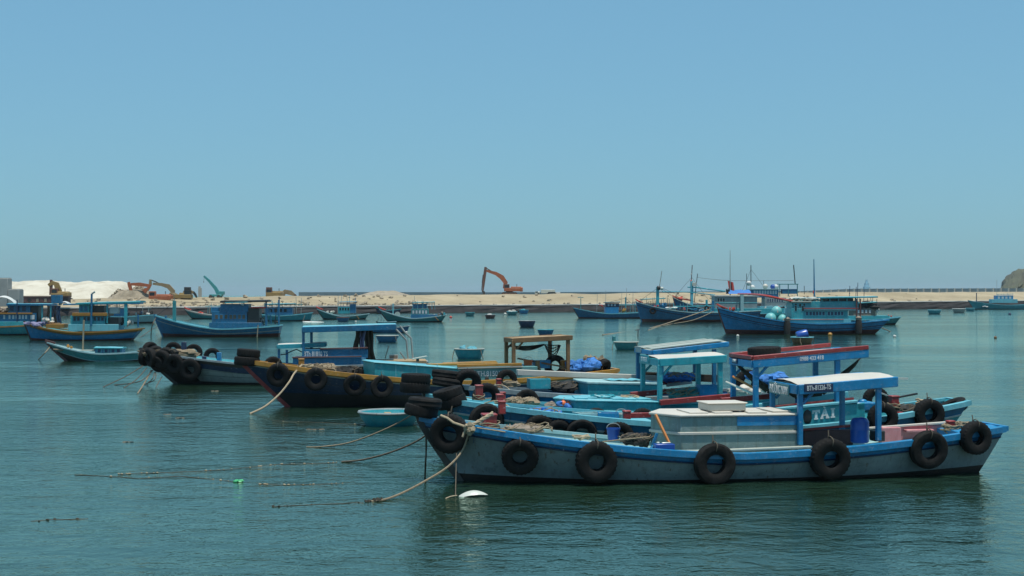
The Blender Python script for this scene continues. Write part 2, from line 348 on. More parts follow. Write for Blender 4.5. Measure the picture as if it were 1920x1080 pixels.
        for nm, sp in (('foredeck', fore), ('stern_deck', aft)):
            if sp:
                t0, t1, mm, dz = sp; mb = MB(); n = 8; g = []
                for k in range(n + 1):
                    t = lerp(t0, t1, k / n); p = s.pt(t, s.sheer(t), 1, 0.06); z = s.sheer(t) - dz
                    g.append([Vector((p.x, -p.y, z)), Vector((p.x, 0, z + 0.03)), Vector((p.x, p.y, z))])
                mb.grid(g[::-1]); e = g[-1] if nm == 'foredeck' else g[0]
                mb.add([*e, *[Vector((p.x, p.y, p.z - 0.35)) for p in e[::-1]]], [(0, 1, 2, 3, 4, 5)]); mb.build(nm, mm, s.root)
        return s
    def seams(s, ds, m='plategrey', n=40, h=.014):
        for d in ds:
            mb = MB()
            for side in (-1, 1):
                g = []
                for k in range(n + 1):
                    t = .04 + .95 * k / n; z = lerp(s.sheer(t) - .28, .14 + .1 * (2 * t - 1) ** 2, d); g.append([s.pt(t, z, side, -.004), s.pt(t, z - h, side, -.004)])
                mb.grid(g if side == -1 else g[::-1])
            mb.build('plank_seam', m, s.root)
    # ---- fittings placed on the boat
    def box(s, px0, px1, pyt, pyb, hw, name, m, parent=None, vc=0.0, bevel=0.02):
        """box whose near face fills the photo rectangle; near face at v = vc - hw"""
        a = s.at(px0, pyb, vc - hw); b = s.at(px1, pyt, vc - hw)
        o = MB().box(((a.x + b.x) / 2, vc, (a.z + b.z) / 2), (b.x - a.x, 2 * hw, b.z - a.z)).build(name, m, parent or s.root, bevel=bevel); return o, a, b
    def wins(s, parent, pxs, wpx, pyt, pyb, v, m='pane', frame=None, name='window'):
        for px in pxs:
            a = s.at(px - wpx / 2, pyb, v); b = s.at(px + wpx / 2, pyt, v); mb = MB().box(((a.x + b.x) / 2, v - 0.012, (a.z + b.z) / 2), (b.x - a.x, 0.03, b.z - a.z), 0)
            if frame:
                mb.box(((a.x + b.x) / 2, v - 0.004, (a.z + b.z) / 2), (b.x - a.x + 0.09, 0.03, b.z - a.z + 0.09), 1); mb.build(name, [m, frame], parent)
            else: mb.build(name, m, parent)
    def pole(s, px0, py0, px1, py1, v, r, m, name='pole', v1=None, r1=None, parent=None, sq=False):
        a = s.at(px0, py0, v); b = s.at(px1, py1, v if v1 is None else v1)
        mb = MB(); mb.bar(a, b, 2 * r, 2 * r) if sq else mb.tube([a, b], r, 8, r1=r1); return mb.build(name, m, parent or s.root, bevel=0.01 if sq and r > 0.03 else 0)
    def roof(s, px0, py0, px1, py1, hw, th, mtop, mside, vc=0.0, name='canopy_roof', fas=0.17, crown=0.05, fname='fascia', over=0.0):
        """flat canopy: top sheet and fascia boards; near top edge runs px0,py0 -> px1,py1"""
        a = s.at(px0, py0, vc - hw); b = s.at(px1, py1, vc - hw); n = 6; mb = MB(); g = []
        for k in range(n + 1):
            t = k / n; x = lerp(a.x, b.x, t); z = lerp(a.z, b.z, t) + 0.012 * math.sin(t * 9 + a.x)
            g.append([(x, vc + hw * q, z + crown * (1 - q * q)) for q in (-1, -0.5, 0, 0.5, 1)])
        mb.grid(g[::-1]); mb.grid([[(p[0], p[1], p[2] - th) for p in r] for r in g])
        top = mb.build(name, mtop, s.root); f = 0.035
        for q in (-1, 1):
            mb = MB(); mb.add([(a.x, vc + q * hw - f, a.z - fas), (b.x, vc + q * hw - f, b.z - fas), (b.x, vc + q * hw + f, b.z - fas), (a.x, vc + q * hw + f, a.z - fas), (a.x, vc + q * hw - f, a.z + 0.02), (b.x, vc + q * hw - f, b.z + 0.02), (b.x, vc + q * hw + f, b.z + 0.02), (a.x, vc + q * hw + f, a.z + 0.02)],
                   [(0, 3, 2, 1), (4, 5, 6, 7), (0, 1, 5, 4), (1, 2, 6, 5), (2, 3, 7, 6), (3, 0, 4, 7)]); mb.build(fname, mside, s.root, bevel=0.015)
        for p in (a, b):
            MB().box((p.x, vc, p.z - fas / 2 + 0.008), (2 * f, 2 * hw - 2 * f - 0.004, fas)).build(fname, mside, s.root, bevel=0.01)
        return a, b, top
    def post(s, px, pyt, pyb, v, wd, m, name='post'):
        a = s.at(px, pyt, v); b = s.at(px, pyb, v); MB().box((b.x, v, (a.z + b.z) / 2), (wd, wd, a.z - b.z)).build(name, m, s.root, bevel=0.012)
    def postu(s, u, v, zt, zb, wd, m, name='post'): MB().box((u, v, (zt + zb) / 2), (wd, wd, zt - zb)).build(name, m, s.root, bevel=0.012)
    def world(s, p): return s.M @ Vector(p)

# ------------------------------------------------------------------ tyres (fenders): one mesh, every tyre its own thing
def tyre_mesh(kind=0):
    n = 56; prof = [(0.42, -0.12), (0.40, -0.25), (0.50, -0.32), (0.76, -0.345), (0.90, -0.32), (0.965, -0.27), (0.992, -0.15), (1.0, -0.035), (1.0, 0.035), (0.992, 0.15), (0.965, 0.27), (0.90, 0.32), (0.76, 0.345), (0.50, 0.32), (0.40, 0.25), (0.42, 0.12), (0.46, 0.08), (0.88, 0.16), (0.92, 0.0), (0.88, -0.16), (0.46, -0.08)]
    if kind: prof = [(r if r > .6 else r * 1.14, z * .84) for r, z in prof]
    N = len(prof); mb = MB(); vs = []
    for k in range(n):
        a = 2 * math.pi * k / n; wob = 1 + (.012 * math.sin(2 * a + kind) if kind else 0)
        for i, (r, z) in enumerate(prof):
            r *= wob
            if kind == 0 and k % 2 == 0 and 4 <= i <= 6 or (kind == 0 and k % 2 == 1 and 9 <= i <= 11): r -= 0.045
            if i in (7, 8): r -= 0.03
            if kind and i in (5, 10): r -= 0.02
            vs.append((r * math.cos(a), z, r * math.sin(a)))
    fs = [(k * N + i, k * N + (i + 1) % N, ((k + 1) % n) * N + (i + 1) % N, ((k + 1) % n) * N + i) for k in range(n) for i in range(N)]
    mb.add(vs, fs); return mb.mesh('tyre', 'rubberworn' if kind else 'rubber', ang=30)
TYRE = tyre_mesh(); TYREW = tyre_mesh(1)
def lash_mesh():
    mb = MB(); pts = [(0.30 * math.sin(a) * 1.0, -0.31 * math.cos(a) - 0.02, 0.80 + 0.26 * math.sin(a)) for a in [i * 2 * math.pi / 10 for i in range(10)]]
    pts = [(0.02 * math.sin(3 * a), 0.36 * math.cos(a), 0.80 + 0.27 * math.sin(a)) for a in [i * 2 * math.pi / 12 for i in range(13)]]
    mb.tube(pts, 0.03, 6); mb.tube([(0, 0.30, 0.95), (0.03, 0.33, 1.12), (0.05, 0.42, 1.30)], 0.03, 6); return mb.mesh('lashing', 'ropedark')
LASH = lash_mesh()
def tyre(b, label, px, py, dia, v=None, off=None, flat=False, yaw=0, tilt=0, roll=None, lash=True, group='old tyres hung as fenders'):
    r = dia / 2
    p = b.side(px, py, (off if off is not None else r * 0.30)) if v is None else b.at(px, py, v)
    o = bpy.data.objects.new('tyre_fender', TYREW if rnd.random() < 0.4 else TYRE); sc.collection.objects.link(o); o.location = b.world(p); o.scale = (r, r, r)
    roll = rnd.uniform(-0.5, 0.5) if roll is None else roll; yaw += rnd.uniform(-.08, .08); tilt += rnd.uniform(-.07, .07)
    M = Matrix.Rotation(b.rz, 4, 'Z') @ Matrix.Rotation(yaw, 4, 'Z')
    if flat: M = M @ Matrix.Rotation(tilt, 4, 'Y') @ Matrix.Rotation(R(90), 4, 'X') @ Matrix.Rotation(rnd.uniform(0, 6), 4, 'Y')
    else: M = M @ Matrix.Rotation(tilt, 4, 'X') @ Matrix.Rotation(roll, 4, 'Y')
    o.rotation_euler = M.to_euler(); tag(o, label, 'tyre', group)
    if lash and not flat:
        c = bpy.data.objects.new('lashing', LASH); sc.collection.objects.link(c); c.parent = o; c.matrix_local = Matrix.Rotation(-roll, 4, 'Y')
    return o

def rope(label, pts, r=0.018, m='rope', sag=0.0, name='mooring_rope', cat='rope', group='mooring ropes', n=24, knots=None):
    """world points, smoothed; origin at base"""
    P = [Vector(p) for p in pts]; out = []
    for i in range(len(P) - 1):
        p0, p1, p2, p3 = P[max(i - 1, 0)], P[i], P[i + 1], P[min(i + 2, len(P) - 1)]; k = max(3, n // (len(P) - 1))
        for j in range(k):
            t = j / k; out.append(0.5 * ((2 * p1) + (-p0 + p2) * t + (2 * p0 - 5 * p1 + 4 * p2 - p3) * t * t + (-p0 + 3 * p1 - 3 * p2 + p3) * t ** 3) - Vector((0, 0, sag * math.sin(math.pi * (i + t) / (len(P) - 1)))))
    out.append(P[-1]); mb = MB().tube(out, r, 6)
    mats = [m]
    if knots:
        mats.append(knots[0])
        for k in range(knots[1]):
            q = P[-1].lerp(P[-2], rnd.random() * knots[2]) + Vector((rnd.uniform(-0.05, 0.05), rnd.uniform(-.05, .05), 0.0)); mb.ball(q, (rnd.uniform(.02, .06), rnd.uniform(.02, .05), rnd.uniform(.02, .05)), 6, 4, 1, 0.4, k)
    o = mb.build(name, mats); recenter(o); return tag(o, label, cat, group)

# ------------------------------------------------------------------ THE SETTING: water, quay, sand, sea wall, headland
def water():
    m = bpy.data.materials.new('sea_water'); m.use_nodes = True; nt = m.node_tree; L = nt.links; nt.nodes.remove(nt.nodes['Principled BSDF'])
    df = _n(nt, 'ShaderNodeBsdfDiffuse'); df.inputs['Color'].default_value = (0.012, 0.031, 0.018, 1)          # murky green body
    gl = _n(nt, 'ShaderNodeBsdfGlossy'); gl.inputs['Color'].default_value = (0.83, 1.0, 0.89, 1); gl.inputs['Roughness'].default_value = 0.07
    fr = _n(nt, 'ShaderNodeFresnel'); fr.inputs['IOR'].default_value = 2.0; mxs = _n(nt, 'ShaderNodeMixShader')
    L.new(fr.outputs[0], mxs.inputs[0]); L.new(df.outputs[0], mxs.inputs[1]); L.new(gl.outputs[0], mxs.inputs[2]); L.new(mxs.outputs[0], nt.nodes['Material Output'].inputs['Surface'])
    tc = _n(nt, 'ShaderNodeTexCoord')
    def nz(sx, sy, sz, det, rot=0.0, rough=0.55, dist=0.0):
        mp = _n(nt, 'ShaderNodeMapping'); mp.inputs['Scale'].default_value = (sx, sy, 1); mp.inputs['Rotation'].default_value = (0, 0, rot); L.new(tc.outputs['Object'], mp.inputs['Vector'])
        n = _n(nt, 'ShaderNodeTexNoise'); n.inputs['Scale'].default_value = sz; n.inputs['Detail'].default_value = det; n.inputs['Roughness'].default_value = rough; n.inputs['Distortion'].default_value = dist
        L.new(mp.outputs['Vector'], n.inputs['Vector']); return n.outputs['Fac']
    def math_(op, a, b):
        n = _n(nt, 'ShaderNodeMath'); n.operation = op
        for i, x in enumerate((a, b)):
            if isinstance(x, (int, float)): n.inputs[i].default_value = x
            else: L.new(x, n.inputs[i])
        return n.outputs[0]
    big = nz(0.6, 1.0, 0.22, 3, 0.25); mid = nz(0.75, 1.0, 1.3, 4, 0.3, 0.6, 0.5); fine = nz(0.8, 1.0, 5.0, 3, -0.2, 0.6, 0.4)
    patch = nz(0.3, 1.0, 0.045, 5, 0.08, 0.6, 0.6)
    rp = _n(nt, 'ShaderNodeMapRange'); L.new(patch, rp.inputs[0]); rp.inputs[1].default_value = 0.40; rp.inputs[2].default_value = 0.60; rp.inputs[3].default_value = 0.35; rp.inputs[4].default_value = 1.35
    h = math_('ADD', math_('MULTIPLY', big, 0.13), math_('MULTIPLY', math_('ADD', math_('MULTIPLY', mid, 0.062), math_('MULTIPLY', fine, 0.022)), rp.outputs[0]))
    b = _n(nt, 'ShaderNodeBump'); b.inputs['Strength'].default_value = 1.0; b.inputs['Distance'].default_value = 1.0; L.new(h, b.inputs['Height'])
    for q in (df, gl, fr): L.new(b.outputs['Normal'], q.inputs['Normal'])
    MATS['sea_water'] = m
    mb = MB(); mb.add([(-9000, -300, 0), (9000, -300, 0), (9000, 12000, 0), (-9000, 12000, 0)], [(0, 1, 2, 3)])
    tag(mb.build('water', 'sea_water', smooth=False), 'calm teal harbour water with small ripples', kind='structure')
water()

QA, QD, QN = Vector((-72.7, 285, 0)), Vector((0.843, 0.537, 0)), Vector((-0.537, 0.843, 0))   # quay edge line, its direction, the landward side
def qpt(sv, d, z): p = QA + QD * sv + QN * d; return Vector((p.x, p.y, z))
def interp(x, xs, ys): return float(np.interp(x, xs, ys))
def quay_top(sv): return interp(sv, [-60, 0, 100, 270, 600], [1.5, 1.6, 1.75, 2.35, 2.4])
def crest(sv):
    base = interp(sv, [-80, 0, 35, 100, 170, 230, 270, 500], [3.1, 3.1, 3.6, 4.1, 4.55, 4.8, 4.9, 5.0])
    return base + 0.18 * noise.noise(Vector((sv * 0.08, 3.3, 0))) + 0.08 * noise.noise(Vector((sv * 0.35, 1.3, 0)))
def s_of(px, d=0.0):
    k = (px - 960) / FPX; a = QA + QN * d; return (k * a.y - a.x) / (QD.x - k * QD.y)
svs = [-140 + i * 3.0 for i in range(215)]
# rough dark stone face of the quay
mb = MB(); g = []
for sv in svs[::1]:
    t = quay_top(sv); row = []
    for k, (d, z) in enumerate([(-1.1, -0.8), (-1.0, 0.0), (-0.85, 0.45 * t / 1.7), (-0.55, 0.9 * t / 1.7), (-0.35, 1.25 * t / 1.7), (-0.1, t - 0.22)]):
        j = 0.28 * noise.noise(Vector((sv * 0.7, k * 1.9, 0))); row.append(qpt(sv + 0.3 * j, d + j * 1.6, z + 0.3 * j + (0.22 * noise.noise(Vector((sv * .17, 7, 0))) if k == 5 else 0)))
    g.append(row)
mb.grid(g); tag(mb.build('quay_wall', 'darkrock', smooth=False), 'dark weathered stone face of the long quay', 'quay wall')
mb = MB()
g = [[qpt(sv, -0.25, quay_top(sv) - 0.24), qpt(sv, -0.25, quay_top(sv) - 0.05 + 0.16 * noise.noise(Vector((sv * .21, 0, 0)))), qpt(sv, 2.6, quay_top(sv) + 0.02), qpt(sv, 2.6, quay_top(sv) - 0.5)] for sv in svs]
mb.grid(g); tag(mb.build('quay_coping', 'concrete', smooth=False), 'pale concrete edge along the top of the quay', kind='structure')
# sand bank behind it
ds = [2.2, 4, 7, 10, 14, 18, 22, 26, 30, 34, 40, 50, 62, 75, 85]
def sandz(sv, d):
    t, c = quay_top(sv), crest(sv); e = clamp((d - 3) / 25); e = e * e * (3 - 2 * e)
    z = lerp(t - 0.1, c, e) + 0.25 * e * noise.noise(Vector((sv * 0.11, d * 0.16, 0))) + 0.1 * noise.noise(Vector((sv * 0.5, d * 0.5, 4)))
    if d > 34: z -= (d - 34) / 51 * 5.0
    return z
g = [[qpt(sv, d, sandz(sv, d)) for d in ds] for sv in svs]
tag(MB().grid(g).build('sand_bank', 'sand'), 'long bank of pale sand behind the quay', kind='structure')
def mound(name, label, px0, px1, pytop, Y, depth, m, seed, jag=0.3, flat=0.5, kind='structure', pybase=566, nx=60, ny=16, cat=None):
    x0, x1 = (px0 - 960) * Y / FPX, (px1 - 960) * Y / FPX; zt = CAMH - (pytop - HZ) * Y / FPX; zb = CAMH - (pybase - HZ) * Y / FPX - 0.6; g = []
    for i in range(nx + 1):
        u = i / nx; row = []
        for j in range(ny + 1):
            q = j / ny; ex = clamp(min(u, 1 - u) / (0.5 * (1 - flat) + 1e-4)); ex = ex * ex * (3 - 2 * ex); ey = math.sin(math.pi * clamp(q * 0.98 + 0.01)) ** 0.8
            f = noise.fractal(Vector((u * 7 + seed, q * 4, seed)), 0.8, 2.1, 7) * (0.6 + 0.4 * q); z = zb + (zt - zb) * ex * ey * (1 + jag * f)
            row.append((lerp(x0, x1, u) + jag * f, Y + depth * (q - 0.35), z))
        g.append(row)
    o = MB().grid(g).build(name, m); recenter(o); return tag(o, label, cat, None, kind)
mound('sand_hill', 'high ridge of white sand at the left behind the quay', -260, 268, 528, 345, 60, 'sandwhite', 2.2, 0.16, 0.80, pybase=568, nx=220, ny=40)
mound('sand_hill', 'low pale heap of sand on the bank left of the tall excavator', 650, 790, 545, 400, 24, 'rubble', 5.0, 0.12, 0.1, pybase=553)
# rubble heap: broken stones, too small to tell apart
mb = MB(); hx, hy = (252 - 960) * 312 / FPX, 312
for i in range(900):
    a, q = rnd.random() * 2 * math.pi, rnd.random() ** 0.6; rx = 7.0 * q * math.cos(a); ry = 5 * q * math.sin(a)
    hgt = max(0, 1 - (rx / 7.2) ** 2 * 0.9 - (ry / 5.2) ** 2) ; z = 1.6 + 4.3 * hgt ** 1.2 * (0.8 + 0.25 * math.sin(rx * 1.3)); r = rnd.uniform(.15, .5)
    mb.ball((hx + rx, hy + ry, z), (r, r * rnd.uniform(.6, 1), r * rnd.uniform(.5, .9)), 5, 4, 0, 0.5, i)
mb.ball((hx, hy, 1.4), (6.8, 5.0, 3.9), 20, 10, 0, 0.1, 3)
tag(mb.build('rubble_heap', 'rubble', smooth=False), 'grey-brown heap of broken rubble beside the orange excavator', None, None, 'stuff')
mb = MB()
for i in range(520):
    px = rnd.choice([rnd.uniform(295, 470), rnd.uniform(640, 760), rnd.uniform(480, 640), rnd.uniform(150, 300), rnd.uniform(760, 1800)]); Y = rnd.uniform(318, 345) if px > 300 else rnd.uniform(292, 305)
    r = rnd.uniform(.1, .42) if i % 3 else rnd.uniform(.3, .6); sv = s_of(px, 14); p = qpt(sv, rnd.uniform(2.6, 24) if i % 2 else rnd.uniform(2.5, 5), 0); d = (p - QA).dot(QN); p.z = sandz(sv, d) + r * .3
    mb.ball(p, (r, r * .8, r * .7), 5, 4, 0, 0.5, i)
tag(mb.build('scattered_stones', 'rubble', smooth=False), 'loose stones scattered over the sand bank', None, None, 'stuff')
# far sea wall with upright concrete panels
sw = empty('sea_wall', 'long grey concrete sea wall behind the sand bank', 'sea wall', W(1300, 553, 750))
def swp(px):
    Y = interp(px, [560, 1200, 1920, 2100], [980, 760, 560, 520]); return Vector(((px - 960) * Y / FPX, Y, 0)), interp(px, [560, 680, 960, 1500, 1600, 1920], [547.8, 547.6, 548.0, 546.0, 541.5, 540.5])
def sw_seg(px0, px1, name, m, rise=0.0, parent=sw, gap=0.0, py=None, th=1.2, base=-1.0):
    a, ya = swp(px0); b, yb = swp(px1); d = (b - a); b = a + d * (1 - gap); za = CAMH - ((py or ya) - HZ) * a.y / FPX; zb = CAMH - ((py or yb) - HZ) * b.y / FPX; n = Vector((-d.y, d.x, 0)).normalized() * th
    vs = [a, b, b + n, a + n]; MBx = MB(); MBx.add([(*v.xy, base) for v in vs] + [(a.x, a.y, za), (b.x, b.y, zb), (b.x + n.x, b.y + n.y, zb), (a.x + n.x, a.y + n.y, za)], [(0, 3, 2, 1), (4, 5, 6, 7), (0, 1, 5, 4), (1, 2, 6, 5), (2, 3, 7, 6), (3, 0, 4, 7)])
    o = MBx.build(name, m, None, smooth=False); o.parent = parent; o.matrix_parent_inverse = Matrix.Translation(-Vector(parent.location)); return o
for px in range(560, 1500, 94): sw_seg(px, px + 94, 'wall_section', 'seawall', gap=0.002)
px = 1500.0
while px < 2080: sw_seg(px, px + 14.5, 'wall_panel', 'seawall' , gap=0.05); px += 14.5
px = 1500.0
while px < 2080: sw_seg(px - 1.1, px + 1.1, 'pilaster', 'cream', py=swp(px)[1] - .5, th=-.5); px += 14.5
px = 1500
while px < 2080: a = sw_seg(px, px + 96, 'footing', 'concrete', py=549.5, th=-1.5, gap=0.003); px += 96
# headland
g = []
for i in range(141):
    row = []
    for j in range(41):
        u, q = i / 140, j / 40; px = lerp(1842, 2400, u * u * .6 + u * .4); Y = 950 + 260 * q
        prof = interp(px, [1842, 1872, 1880, 1884, 1892, 1904, 1920, 1960, 2100, 2400], [546, 545, 538, 522, 514, 505, 500, 486, 470, 480]); zt = CAMH - (prof - HZ) * 950 / FPX
        e = clamp(q * 3.0) ** 0.55; f = noise.fractal(Vector((px * .05, q * 9, 1)), 0.7, 2.2, 7); f2 = abs(noise.noise(Vector((px * .11, q * 3, 5))))
        row.append(((px - 960) * Y / FPX + 2.0 * f, Y + 9 * f + 10 * f2, -1 + (zt + 1) * e * (1 + 0.10 * f - 0.14 * f2 * (1 - .5 * e))))
    g.append(row)
tag(MB().grid(g).build('headland', 'headrock', smooth=False), 'rocky green-topped headland at the right edge behind the sea wall', kind='structure')
mb = MB(); c = W(1625, 545, 1500)
for k in range(5): mb.prism([(c.x - 5 + k, c.y - 5 + k), (c.x + 5 - k, c.y - 5 + k), (c.x + 5 - k, c.y + 5 - k), (c.x - 5 + k, c.y + 5 - k)], 2 + k * 3.6, 2 + (k + 1) * 3.6)
o = mb.build('beacon_tower', 'hazepale', smooth=False); recenter(o); tag(o, 'faint pale triangular tower far beyond the sea wall', 'tower')

# ------------------------------------------------------------------ machines and structures on the quay
def arm(pts, wd):
    """tapered beam along a polyline in the XZ plane: pts = (x, z, height)"""
    mb = MB(); g = []
    for i, (x, z, h) in enumerate(pts):
        a = Vector(pts[max(i - 1, 0)][:2]); b = Vector(pts[min(i + 1, len(pts) - 1)][:2]); d = (b - a).normalized(); n = Vector((-d.y, d.x)) * h / 2
        g.append([(x + n.x, -wd / 2, z + n.y), (x + n.x, wd / 2, z + n.y), (x - n.x, wd / 2, z - n.y), (x - n.x, -wd / 2, z - n.y), (x + n.x, -wd / 2, z + n.y)])
    mb.grid(g); mb.add(g[0][:4], [(3, 2, 1, 0)]); mb.add(g[-1][:4], [(0, 1, 2, 3)]); return mb
def excavator(label, px, py, Y, body, boom, stick, bucket=None, cabside=-1, mb_='excorange', ma='excorange', ms=None, cyl=None, length=4.6, rz=0.0, hcab=2.9):
    """px,py: ground point under the turntable; boom and stick: photo points (px, py, height in m)"""
    base = W(px, py, Y); root = empty('excavator', label, 'excavator', base, 0, 'excavators on the quay'); k = Y / FPX
    def lp(q): return ((q[0] - px) * k, (py - q[1]) * k) + ((q[2],) if len(q) > 2 else ())
    for sd in (-1, 1):
        mb = MB(); n = 12; pr = []
        for x, a0 in ((1.6, -90), (-1.6, 90)):
            for i in range(n // 2 + 1): a = R(a0 + 180 * i / (n // 2)); pr.append((x + 0.42 * math.cos(a), 0.42 + 0.42 * math.sin(a)))
        mb.prism(pr, -0.3, 0.3, M=Matrix.Translation((0, sd * 1.15, 0)) @ Matrix.Rotation(R(90), 4, 'X')); t = mb.build('track', 'track', root)
        mb = MB()
        for x in (-1.6, -0.8, 0, 0.8, 1.6): mb.lathe([(0.0, -0.34), (0.24, -0.34), (0.24, 0.34), (0, 0.34)], 10, Matrix.Translation((x, sd * 1.15, 0.40)) @ Matrix.Rotation(R(90), 4, 'X'))
        mb.build('roller', 'excdark', t)
    MB().box((0, 0, 0.65), (2.4, 1.9, 0.5)).lathe([(0, 0.8), (0.9, 0.8), (0.9, 1.0), (0, 1.0)], 16).build('undercarriage', 'track', root)
    x0, x1 = body
    up = MB().box(((x0 + x1) / 2, 0, 1.45), (x1 - x0, 2.6, 0.9)).box((lerp(x0, x1, 0.66), 0, 2.0), ((x1 - x0) * 0.6, 2.5, 0.5), taper=0.93).build('upper_body', mb_, root, bevel=0.08)
    xc = x0 + 0.75 if cabside < 0 else x1 - 0.75
    MB().box((x1 - 0.25 if cabside < 0 else x0 + 0.25, 0, 1.5), (0.75, 2.7, 1.15)).build('counterweight', ma, root, bevel=0.15)
    cb = MB().box((xc, -0.75, 2.0), (1.5, 1.0, hcab - 1.1), taper=0.92).build('cab', mb_ if ms is None else ms, root, bevel=0.06)
    MB().box((xc, -1.255, 2.2), (1.05, 0.03, 0.8)).build('window', 'glass', cb); MB().box((xc + 0.74 * cabside, -0.75, 2.2), (0.03, 0.8, 0.8)).build('window', 'glass', cb)
    MB().tube([(lerp(x0, x1, 0.7), 0.5, 2.2), (lerp(x0, x1, 0.7), 0.5, 2.9)], 0.08).build('exhaust', 'track', root)
    B = [lp(q) for q in boom]; S = [lp(q) for q in stick]
    bo = arm(B, 0.55).build('boom', ma, root, ang=20); arm(S, 0.42).build('stick', ms or ma, root, ang=20)
    for c in cyl or []:
        a, b = lp(c[0]), lp(c[1]); m_ = (lerp(a[0], b[0], .5), 0, lerp(a[1], b[1], .5))
        mb = MB().tube([(a[0], -0.12, a[1]), (m_[0], -0.12, m_[2])], 0.13, 8); mb.tube([(m_[0], -0.12, m_[2]), (b[0], -0.12, b[1])], 0.07, 8); mb.build('hydraulic_cylinder', 'track', root)
    if bucket:
        q = lp(bucket); mb = MB(); pr = [(-0.2, 0.5), (0.5, 0.55), (0.75, 0.1), (0.55, -0.4), (0.0, -0.75), (-0.55, -0.6), (-0.35, -0.3), (0.1, -0.3), (0.2, 0.0)]
        mb.prism([(q[0] + a, q[1] + b) for a, b in pr], -0.55, 0.55, M=Matrix.Rotation(R(90), 4, 'X')); mb.build('bucket', 'track', root)
    return root
excavator('tall orange long-reach excavator standing alone on the sand bank', 955, 553.5, 372, (-1.4, 3.4), [(946, 541, 0.9), (948, 530, 1.15), (941, 520, 1.25), (930, 513, 0.9), (912, 507.5, 0.55)], [(910.5, 500.5, 0.6), (909.5, 510, 0.75), (907, 530, 0.65), (905, 548, 0.4)], (904.5, 549.5), ma='excorange', ms='excdark', cyl=[((912, 503), (925, 510)), ((906, 515), (902.5, 545))])
excavator('orange excavator with raised bent boom beside the rubble heap', 290, 571, 309, (-1.0, 3.6), [(267, 556, 0.8), (270, 547, 1.0), (281, 536, 1.0), (262, 533, 0.75), (246, 533, 0.55)][1:], [(241, 529, 0.5), (243, 535, 0.75), (247, 549, 0.55), (248.5, 556, 0.35)], (248, 559), cyl=[((252, 532), (268, 534))])
excavator('tan excavator with its boom arched over the orange one', 331, 573, 322, (-1.4, 2.6), [(324, 556, 0.8), (324, 546, 1.0), (316, 537, 1.0), (303, 533.5, 0.7), (287, 532, 0.5)], [(282, 524, 0.45), (282, 533, 0.65), (279, 541, 0.5), (275, 548, 0.35)], None, mb_='exctan', ma='exctan', ms='exctan', cyl=[((285, 525.5), (304, 533))])
excavator('yellow excavator with dark cab and arm lowered to the right', 346, 568, 314, (-2.4, 1.6), [(344, 556, 0.8), (347, 548, 0.9), (355, 545.5, 0.8), (363, 549, 0.5)], [(362, 547, 0.45), (366, 552, 0.5), (369, 558, 0.3)], None, cabside=1, mb_='excyellow', ma='exctan', ms='blackpaint', hcab=4.1)
excavator('yellow excavator working on the white sand hill near the concrete blocks', 116, 566, 306, (-2.0, 1.6), [(110, 556, 0.9), (110, 545, 1.3), (106, 533, 1.1), (99, 530, 0.8), (91, 535, 0.6)], [(96, 524.5, 0.5), (96, 535, 0.6), (95, 553, 0.5)], None, mb_='excyellow', ma='excyellow', ms='excdark')
excavator('mud-yellow excavator parked with a tall lattice cab beyond the turquoise boats', 520, 563, 345, (-2.6, 1.6), [(526, 553, 0.9), (535, 547, 1.1), (545, 549, 1.1), (552, 553, 0.6)], [(550, 551, 0.5), (554, 554, 0.5), (556, 557, 0.3)], None, mb_='excyellow', ma='exctan', ms='maroon', hcab=3.4)
# truck crane with raised teal jib
root = empty('truck_crane', 'teal truck crane with its lattice jib raised to the left', 'crane', W(404, 560, 325)); k = 325 / FPX
arm([((411 - 404) * k, 0.8, 0.9), ((404 - 404) * k, 2.4, 0.75), ((392 - 404) * k, 4.1, 0.55), ((382.5 - 404) * k, 5.15, 0.4)], 0.5).build('jib', 'cranegreen', root)
MB().box((0.2, 0, 0.75), (2.8, 2.2, 0.5)).box((1.4, 0, 1.3), (1.1, 2.0, 0.8)).build('chassis', 'cranegreen', root, bevel=0.06)
for x in (-0.9, 0.9):
    for y in (-1.0, 1.0): MB().lathe([(0, -0.15), (0.42, -0.15), (0.42, 0.15), (0, 0.15)], 14, Matrix.Translation((x, y, 0.42)) @ Matrix.Rotation(R(90), 4, 'X')).build('wheel', 'track', root)
MB().tube([((383 - 404) * k, 0, 5.0), ((382 - 404) * k, 0, 3.9)], 0.03).ball(((382 - 404) * k, 0, 3.8), 0.12, 6, 5).build('hook', 'track', root)
MB().bar((0.6, 0, 1.6), ((398 - 404) * k, 0, 3.0), 0.2, 0.2).build('hydraulic_cylinder', 'steel', root)
# small square tower
root = empty('concrete_post', 'narrow concrete pillar standing on the sand left of the teal crane', 'pillar', W(375, 560, 335)); MB().box((0, 0, 1.2), (0.7, 0.7, 2.6)).build('shaft', 'concrete', root); MB().box((-0.1, 0, 2.6), (0.45, 0.5, 0.6)).build('cap', 'concrete', root)
# concrete blocks at the left edge
for px0, px1, pt, lab in ((-22, 14, 522, 'tall concrete block at the left edge of the sand hill'), (15, 36, 543, 'lower concrete block right of the tall one by the sand hill')):
    Y = 262; a, b = W(px0, 575, Y), W(px1, pt, Y); root = empty('concrete_block', lab, 'concrete block', ((a.x + b.x) / 2, Y, a.z), 0, 'concrete blocks on the quay')
    MB().box((0, 1.2, (b.z - a.z) / 2), (b.x - a.x, 2.4, b.z - a.z)).build('block', 'concrete', root, bevel=0.06); MB().box((0, 1.2, b.z - a.z + 0.06), (b.x - a.x - 0.2, 2.2, 0.12)).build('cap', 'concrete', root)
